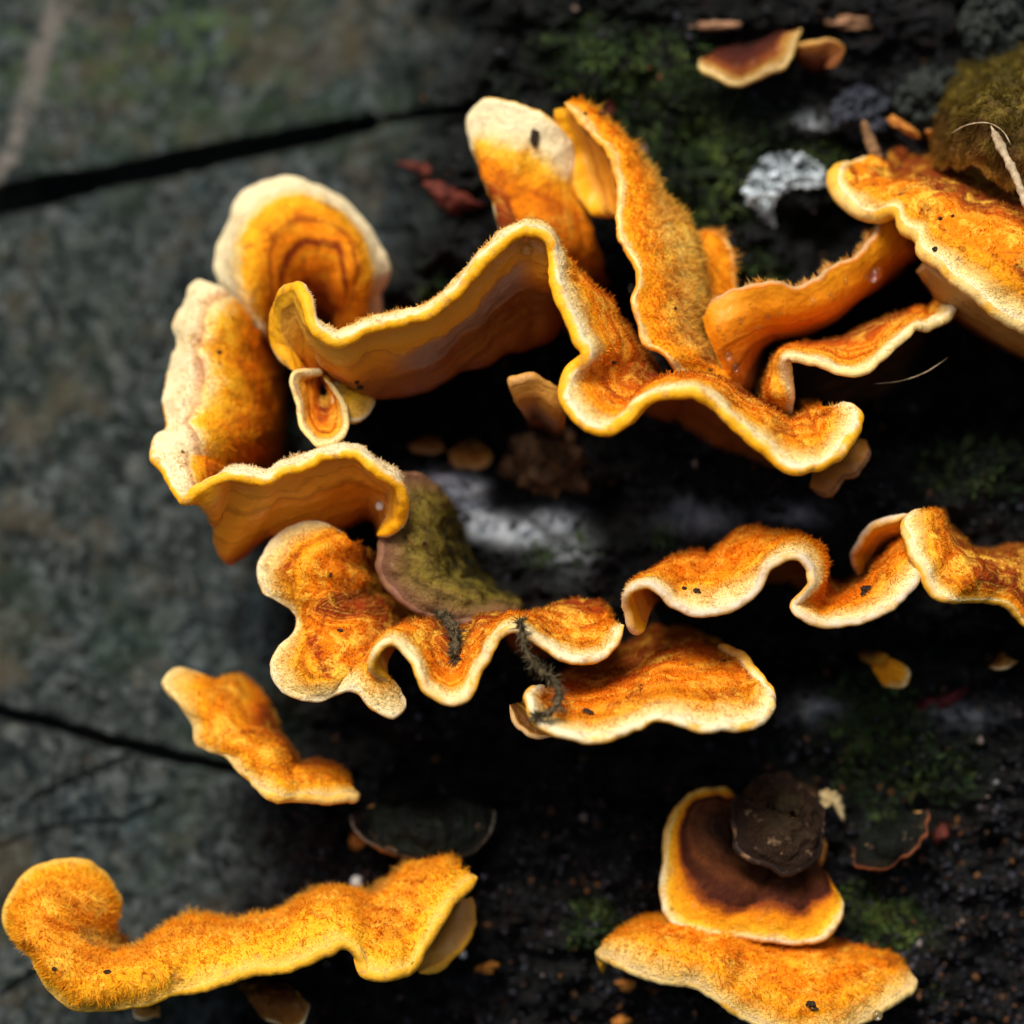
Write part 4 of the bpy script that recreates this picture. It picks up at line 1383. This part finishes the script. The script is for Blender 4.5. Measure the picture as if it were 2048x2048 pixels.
rot = simple_mat('rotten_brown', (0.010, 0.006, 0.004), (0.075, 0.036, 0.014), 0.8, 900)
for (x, y, rx, ry, rd, lab) in [(1095, 925, 3.9, 3.0, 3.5, 'dark rotten brown lump under the ochre cone'),
                                (1560, 1590, 3.2, 1.8, 2.0, 'black crumbly lump at the top of the brown disc')]:
    put('rotten_lump', blob_mesh('rotten_lump', (rx, ry, rd), 0.5, 0.45, x), P(x, y, float(surf(x, y)) + 2.0), rot, lab, 'rotten wood')

# water drops
gl = NT('water')
gl.bsdf.inputs['Transmission Weight'].default_value = 1.0
gl.bsdf.inputs['IOR'].default_value = 1.333
gl.bsdf.inputs['Roughness'].default_value = 0.0
gl.bsdf.inputs['Base Color'].default_value = (1, 1, 1, 1)
for (x, y, r, lab) in [(1052, 497, 12, 'clear water drop hanging inside the crest of the yellow arch'), (1744, 545, 14, 'large clear water drop under the shaggy-topped orange sheet'),
                       (1455, 707, 9, 'small water drop low on the glossy orange sheet'), (1469, 733, 9, 'small dark water drop near the foot of the glossy orange sheet'),
                       (1752, 2028, 10, 'water drop hanging below the wide furry orange bracket')]:
    p, nrm = hit(x, y)
    put('water_drop', blob_mesh('water_drop', (r * KPX, r * KPX * 1.04, r * KPX * 0.95), 0.03, 0.5, x, 32, 20), p + nrm * (r * KPX * 0.55 * MM), gl.m, lab, 'water drop')
GB = 'tiny water beads on the glossy orange sheet'
g = np.random.default_rng(12)
bead_pts = [(1437, 655, 5), (1447, 672, 4), (1480, 640, 4), (1536, 633, 5), (1500, 610, 3), (1560, 625, 3), (1600, 640, 3), (1472, 668, 3), (1515, 655, 3), (1625, 600, 3), (1660, 590, 4), (1690, 560, 3)]
for (x, y, r) in bead_pts:
    p, nrm = hit(x, y)
    put('water_bead', blob_mesh('water_bead', (r * KPX, r * KPX, r * KPX * 0.8), 0.03, 0.5, x, 14, 9), p + nrm * (r * KPX * 0.3 * MM), gl.m, 'tiny water bead on the glossy orange sheet', 'water drop', GB)

pearl = simple_mat('pearl_white', (0.62, 0.60, 0.52), (0.82, 0.80, 0.74), 0.5, 900)
for (x, y, r, lab) in [(764, 1010, 9, 'white bead inside the right curl of the cup'), (714, 1763, 13, 'white round ball on dark bark above the golden bracket'), (926, 1907, 8, 'small white ball beside the ochre shell edge'),
                       (1265, 578, 6, 'tiny cream knob on the edge of the tall folded bracket')]:
    p, nrm = hit(x, y)
    put('white_ball', blob_mesh('white_ball', (r * KPX,) * 3, 0.12, 1.5, x, 20, 12), p + nrm * (r * KPX * 0.5 * MM), pearl, lab, 'ball')

# crumbs of dirt
crumb = simple_mat('dark_crumb', (0.006, 0.004, 0.003), (0.05, 0.03, 0.018), 0.8, 3000)
WHERE = {
    'the corner of the cream-lipped cup': [(365, 905, 4), (438, 705, 5)],
    'the orange slope of the large wavy bracket': [(1226, 725, 5), (720, 774, 6), (714, 763, 4)],
    'the thick orange bracket': [(1800, 335, 4), (1870, 500, 6), (1880, 437, 4), (1906, 433, 3)],
    'the S-shaped ribbon bracket': [(1370, 1178, 5), (1395, 1185, 6), (1735, 1183, 9), (1728, 1190, 6)],
    'the bracket with dark hollow centre': [(1448, 1325, 5), (1280, 1372, 5), (1175, 1428, 9)],
    'the long golden furry bracket': [(215, 1945, 6), (110, 1938, 5), (130, 1977, 4), (614, 1940, 6)],
    'the old olive-green bracket': [(812, 1075, 4), (848, 1085, 4)],
    'the tall folded bracket': [(1200, 233, 7), (1170, 228, 4), (1350, 617, 3)],
    'the foot of the glossy orange sheet': [(1420, 740, 4)],
    'the broad lobed bracket': [(660, 1150, 4), (680, 1262, 4)],
    'the wide furry bracket below the zoned one': [(1622, 2008, 7), (1628, 2018, 6)],
}
crumbs = [(x, y, r, w) for w, l in WHERE.items() for (x, y, r) in l]
for (x, y, r, where) in crumbs:
    p, nrm = hit(x, y)
    put('crumb', blob_mesh('crumb', (r * KPX * (0.8 + g.random() * 0.6), r * KPX * (0.6 + g.random() * 0.5), r * KPX * 0.8), 0.6, 2.5, x * 0.1, 12, 8), p + nrm * (r * KPX * 0.3 * MM), crumb,
        'tiny dark crumb of dirt on ' + where, 'crumb', 'dirt crumbs on ' + where)
p, nrm = hit(1068, 273)
put('bark_fragment', blob_mesh('bark_fragment', (0.42, 0.85, 0.35), 0.35, 1.5, 2, 18, 12), p + nrm * 0.3 * MM, crumb, 'black bark fragment stuck on the white tip of the upright bracket', 'bark fragment')


# moss strands: knotted threads with bristly leaves
def strand(name, label, cat, pts, r, mat, leaves=90, leaf=0.7, seed=1, dl=0.6):
    gg = np.random.default_rng(seed)
    pp = []
    for (x, y, d) in pts:
        if d is None:
            q, nrm = hit(x, y)
            pp.append(q + nrm * dl * MM)
        else:
            pp.append(P(x, y, d))
    pp = np.array(pp)
    kn = np.arange(len(pp), dtype=float)
    t = np.linspace(0, len(pp) - 1, 14 * len(pp))
    c = hermite(kn, pp, t)
    tan = np.gradient(c, axis=0)
    tan /= np.linalg.norm(tan, axis=1)[:, None] + 1e-12
    s1 = np.cross(tan, AD)
    s1 /= np.linalg.norm(s1, axis=1)[:, None] + 1e-12
    s2 = np.cross(tan, s1)
    K = 8
    a = np.linspace(0, 2 * math.pi, K, endpoint=False)
    rad = r * MM * (1 + 0.55 * fbm(c / MM * 1.1 + seed, 3)) * np.clip(np.minimum(np.arange(len(t)), len(t) - 1 - np.arange(len(t))) / 6, 0.15, 1)
    V = c[:, None] + (s1[:, None] * np.cos(a)[None, :, None] + s2[:, None] * np.sin(a)[None, :, None]) * rad[:, None, None]
    idx = np.arange(len(t) * K).reshape(len(t), K)
    nx = np.roll(idx, -1, 1)
    quads = np.stack([idx[:-1], idx[1:], nx[1:], nx[:-1]], -1).reshape(-1, 4)
    V = V.reshape(-1, 3)
    tris = np.zeros((0, 3), int)
    if leaves:
        k = gg.integers(0, len(t), leaves)
        dr = gg.normal(size=(leaves, 3)) + tan[k] * 0.7 + 1.2 * np.stack([pnoise(c[k] / MM * 1.3 + w_) for w_ in (3, 21, 55)], -1)
        dr /= np.linalg.norm(dr, axis=1)[:, None]
        sd = np.cross(dr, gg.normal(size=(leaves, 3)))
        sd /= np.linalg.norm(sd, axis=1)[:, None]
        b = c[k]
        L = leaf * MM * (0.4 + gg.random(leaves))
        lv = np.stack([b - sd * 0.11 * MM, b + sd * 0.11 * MM, b + dr * L[:, None]], 1).reshape(-1, 3)
        o = len(V)
        tris = (np.arange(leaves * 3) + o).reshape(-1, 3)
        V = np.concatenate([V, lv])
    org = pp[0]
    me = mesh_from(name, V - org, quads=quads, tris=tris if leaves else None)
    return put(name, me, org, mat, label, cat)


mossm = simple_mat('brown_moss', (0.014, 0.011, 0.006), (0.12, 0.09, 0.045), 0.85, 2500)
strand('moss_strand', 'brown knotted moss strand drooping over two bracket rims', 'moss', [(1040, 1240, 21), (1043, 1262, 23.5), (1052, 1300, 24), (1076, 1336, 24), (1106, 1358, 24.5), (1118, 1392, 25), (1100, 1424, 27.3), (1066, 1434, 27)], 0.26, mossm, 650, 1.15, 2)
strand('moss_strand', 'dark mossy crumbs lodged in the V-shaped fold of the lobed bracket', 'moss', [(876, 1225, None), (888, 1250, None), (905, 1275, None), (912, 1295, None), (904, 1325, None)], 0.4, mossm, 520, 1.2, 3)
straw = simple_mat('straw', (0.20, 0.13, 0.06), (0.52, 0.40, 0.24), 0.7, 900)
strand('straw_stalk', 'pale dry straw stalk leaning on the thick orange bracket', 'straw', [(1982, 252, 17), (2005, 300, 18), (2030, 350, 19), (2052, 405, 20), (2085, 470, 21)], 0.42, straw, 0)
strand('dry_fibre', 'thin pale fibre looping over the olive-brown hump', 'fibre', [(1900, 268, 14), (1935, 250, 17), (1975, 246, 18), (2005, 262, 18), (2022, 290, 18)], 0.07, straw, 0)
strand('dry_fibre', 'single fine hair crossing the black hollow', 'fibre', [(1745, 768, 14), (1800, 762, 14), (1850, 745, 14), (1895, 716, 14)], 0.03, straw, 0)
shard = simple_mat('brown_shard', (0.06, 0.028, 0.012), (0.26, 0.14, 0.06), 0.7, 900)
strand('bark_shard', 'thin brown bark shard standing by the blue-grey lichen', 'bark shard', [(1726, 240, 2), (1736, 270, 3), (1748, 300, 4), (1762, 325, 4)], 0.5, shard, 0)


# flakes: thin torn leaf and bark pieces lying on the log
def flake(name, label, cat, outline, mat, lift=0.8, thick=0.35, bow=0.8, group=None):
    o = np.array(outline, float)
    n = len(o)
    m = 5 * n
    kk = np.arange(n + 3, dtype=float)
    ext = np.concatenate([o[-1:], o, o[:2]])
    oc = hermite(kk, np.concatenate([ext, np.zeros((n + 3, 1))], 1), np.linspace(1, n + 1, m, endpoint=False))[:, :2]
    c = oc.mean(0)
    tear = 1 + 0.30 * fbm(np.stack([oc[:, 0] / 9, oc[:, 1] / 9, oc[:, 0] * 0 + 5], -1), 3)
    oc = c + (oc - c) * tear[:, None]
    rings = [1.0, 0.75, 0.45, 0.15]
    V = []
    for side in (1, -1):
        for q in rings:
            xy = c + (oc - c) * q
            d = surf(np.full(m, c[0]), np.full(m, c[1])) + lift + bow * (1 - q * q) + 0.7 * pnoise(np.stack([xy[:, 0] / 14, xy[:, 1] / 14, xy[:, 0] * 0], -1)) + side * thick * 0.5 * (1 if q < 1 else 0.4)
            V.append(P(xy[:, 0], xy[:, 1], d))
    V = np.concatenate(V)
    R = len(rings)
    quads, tris = [], []
    for s in range(2):
        for i in range(R - 1):
            for j in range(m):
                a, b = (s * R + i) * m + j, (s * R + i) * m + (j + 1) % m
                q = [a, b, b + m, a + m]
                quads.append(q if s == 0 else q[::-1])
        base = (s * R + R - 1) * m
        for j in range(1, m - 1):
            tris.append([base, base + j, base + j + 1] if s == 0 else [base, base + j + 1, base + j])
    for j in range(m):
        a, b = j, (j + 1) % m
        quads.append([a, a + R * m, b + R * m, b])
    org = P(c[0], c[1], float(surf(c[0], c[1])))
    me = mesh_from(name, V - org, quads=np.array(quads), tris=np.array(tris))
    return put(name, me, org, mat, label, cat, group)


redm = simple_mat('dead_red_leaf', (0.02, 0.006, 0.005), (0.14, 0.03, 0.018), 0.6, 700)
orm = simple_mat('orange_flake', (0.32, 0.10, 0.02), (0.62, 0.24, 0.04), 0.6, 700)
tanm = simple_mat('tan_bark_flake', (0.10, 0.045, 0.02), (0.36, 0.19, 0.10), 0.7, 500)
flake('leaf_scrap', 'dull red dead leaf scrap on the bark left of the upright white-tipped bracket', 'leaf scrap', [(850, 372), (870, 360), (900, 372), (940, 392), (962, 410), (930, 422), (900, 428), (872, 405)], redm, bow=1.2)
flake('leaf_scrap', 'dark red leaf scrap end above the dull red one', 'leaf scrap', [(795, 325), (830, 322), (868, 340), (872, 360), (840, 352)], redm)
flake('leaf_scrap', 'small reddish leaf scrap behind the tip of the tall folded bracket', 'leaf scrap', [(1198, 205), (1215, 195), (1230, 205), (1228, 235), (1212, 240), (1200, 225)], redm)
flake('bark_chip', 'pale tan rectangular wood chip above the red-brown bowl', 'bark chip', [(1652, 38), (1700, 30), (1762, 32), (1762, 56), (1700, 60), (1655, 52)], tanm)
flake('bark_chip', 'faint brown wood chip beside the red-brown bowl', 'bark chip', [(1378, 52), (1400, 44), (1470, 42), (1478, 55), (1430, 60), (1385, 62)], tanm, lift=0.3)
flake('bark_flake', 'orange-red curled bark flake beside the dark green lichen heap', 'bark flake', [(1776, 236), (1790, 232), (1812, 245), (1835, 262), (1842, 275), (1820, 272), (1795, 258), (1778, 250)], orm, lift=4.5)
flake('bark_flake', 'small orange flake touching the back of the thick bracket', 'bark flake', [(1850, 262), (1868, 256), (1884, 264), (1880, 276), (1860, 276)], orm, lift=5)
flake('bark_flake', 'pale yellow torn flake by the brown disc', 'bark flake', [(1640, 1590), (1658, 1580), (1680, 1592), (1690, 1625), (1684, 1640), (1675, 1612), (1655, 1612), (1640, 1620)], simple_mat('pale_flake', (.3, .2, .08), (.55, .42, .2), .7, 800), lift=4)
flake('bark_flake', 'orange flake standing beside the brown disc', 'bark flake', [(1640, 1680), (1652, 1682), (1654, 1705), (1640, 1735), (1630, 1720), (1632, 1700)], orm, lift=6)
flake('bark_flake', 'bright orange flake beside the small white ball', 'bark flake', [(948, 1938), (965, 1928), (985, 1922), (994, 1932), (980, 1948), (962, 1945)], orm)
flake('bark_flake', 'brown-orange round flake under the blackish half-disc', 'bark flake', [(700, 1675), (718, 1662), (735, 1678), (732, 1700), (712, 1702), (700, 1692)], orm, lift=0.5)
flake('bark_flake', 'thin orange strip under the blackish half-disc', 'bark flake', [(738, 1682), (760, 1690), (796, 1706), (798, 1714), (770, 1706), (742, 1692)], orm, lift=5.5)
flake('bark_flake', 'yellow scrap below the curled left end of the wide furry bracket', 'bark flake', [(1232, 1962), (1255, 1960), (1272, 1966), (1258, 1986), (1240, 1978)], orm, lift=1)
flake('bark_flake', 'reddish scrap under the wide furry bracket near the edge of the log', 'bark flake', [(1226, 2036), (1250, 2030), (1262, 2042), (1240, 2056), (1225, 2052)], orm, lift=1)
flake('bark_flake', 'red-orange scrap beside the mossy black bracket', 'bark flake', [(1868, 1664), (1885, 1645), (1898, 1660), (1890, 1682), (1872, 1688)], redm, lift=1)
flake('leaf_scrap', 'dark red wet leaf scrap below the tiny ochre bracket', 'leaf scrap', [(1825, 1415), (1850, 1395), (1900, 1385), (1935, 1372), (1920, 1400), (1880, 1420), (1840, 1432)], simple_mat('wet_red_leaf', (.012, .003, .004), (.09, .012, .014), .35, 700), lift=0.6)

# ------------------------------------------------------------------ moss and grit on the bark
def blades(name, label, cat, areas, mat, seed):
    gg = np.random.default_rng(seed)
    VV, NN = [], []
    for (x, y, rx, ry, n, L) in areas:
        a, q = gg.random(n) * 2 * math.pi, np.sqrt(gg.random(n))
        px, py = x + rx * q * np.cos(a), y + ry * q * np.sin(a)
        keep = fbm(np.stack([px / 30, py / 30, px * 0 + 2], -1), 3) > -0.15
        px, py = px[keep], py[keep]
        n = len(px)
        b = P(px, py, surf(px, py) - 0.2)
        cl = np.stack([pnoise(np.stack([px / 14, py / 14, px * 0 + s], -1)) for s in (1, 5, 9)], -1)
        dr = AD * 0.8 + AU * 0.35 + cl * 1.3 + gg.normal(size=(n, 3)) * 0.5
        dr /= np.linalg.norm(dr, axis=1)[:, None]
        sd = np.cross(dr, gg.normal(size=(n, 3)))
        sd /= np.linalg.norm(sd, axis=1)[:, None]
        ln = L * MM * (0.4 + 0.9 * gg.random(n))
        w = 0.09 * MM * (0.6 + gg.random(n))
        mid = b + dr * (ln * 0.5)[:, None]
        tip = mid + (dr + gg.normal(size=(n, 3)) * 0.4) * (ln * 0.5)[:, None]
        VV.append(np.stack([b, mid - sd * w[:, None], mid + sd * w[:, None], tip], 1).reshape(-1, 3))
    V = np.concatenate(VV)
    k = np.arange(len(V) // 4) * 4
    tris = np.concatenate([np.stack([k, k + 1, k + 2], -1), np.stack([k + 1, k + 3, k + 2], -1)])
    me = mesh_from(name, V, tris=tris)
    return put(name, me, (0, 0, 0), mat, label, cat, kind='stuff')


grn = NT('moss_green')
gc = grn.ramp(grn.noise(220, 4, 0.6), [(0.3, (0.006, 0.014, 0.004)), (0.5, (0.028, 0.055, 0.012)), (0.7, (0.11, 0.16, 0.03))])
grn.finish(gc, 0.7, None, 0.3)
blades('moss', 'patches of short dark green moss on the wet bark', 'moss',
       [(1300, 180, 190, 110, 3500, 1.3), (1420, 330, 150, 110, 3200, 1.3), (1370, 440, 70, 60, 900, 1.2), (1500, 560, 90, 50, 900, 1.2), (1180, 110, 120, 70, 1200, 1.2), (1750, 1430, 110, 80, 1800, 1.3), (1780, 1850, 75, 45, 2400, 1.2),
        (1720, 1800, 60, 40, 700, 1.1), (1800, 1550, 150, 70, 1600, 1.2), (1780, 1660, 50, 30, 700, 1.0), (1120, 1110, 80, 40, 600, 1.1), (1330, 1085, 26, 18, 200, 1.2), (1190, 1860, 60, 60, 700, 1.2), (1960, 940, 130, 60, 900, 1.2), (1860, 1990, 20, 16, 120, 1.0),
        (1640, 310, 70, 30, 600, 1.1), (880, 580, 40, 40, 400, 1.0)], grn.m, 4)


def grit(name, label, cat, n, seed):
    gg = np.random.default_rng(seed)
    px = gg.random(n * 3) * 1700 + 480
    py = gg.random(n * 3) * 2250 - 100
    w = bark_mask(px, py) * (0.15 + 0.85 * sstep(1300, 1900, py)) * (0.4 + 0.6 * sstep(900, 1700, px))
    keep = gg.random(n * 3) < w
    px, py = px[keep][:n], py[keep][:n]
    m = len(px)
    base = np.array([(1, 0, 0), (-1, 0, 0), (0, 1, 0), (0, -1, 0), (0, 0, 1), (0, 0, -1)], float)
    ft = np.array([(0, 2, 4), (2, 1, 4), (1, 3, 4), (3, 0, 4), (2, 0, 5), (1, 2, 5), (3, 1, 5), (0, 3, 5)])
    r = (0.10 + 0.42 * gg.random(m) ** 3) * MM
    c = P(px, py, surf(px, py) + 0.1)
    V = c[:, None] + base[None] * r[:, None, None] * (0.5 + gg.random((m, 6, 1))) + gg.normal(size=(m, 6, 3)) * (r * 0.25)[:, None, None]
    tris = (ft[None] + (np.arange(m) * 6)[:, None, None]).reshape(-1, 3)
    me = mesh_from(name, V.reshape(-1, 3), tris=tris, attrs={'tone': np.repeat(gg.random(m), 6)})
    nm = NT('bark_grit')
    cc = nm.ramp(nm.attr('tone'), [(0.0, (0.006, 0.005, 0.005)), (0.55, (0.011, 0.011, 0.014)), (0.8, (0.036, 0.035, 0.046)), (0.92, (0.035, 0.016, 0.008)), (0.985, (0.15, 0.06, 0.015)), (1.0, (0.2, 0.19, 0.17))])
    nm.finish(cc, 0.5, None, 0.2)
    return put(name, me, (0, 0, 0), nm.m, label, cat, kind='stuff')


grit('bark_grit', 'scattered fine crumbs and grit over the dark bark', 'grit', 14000, 9)
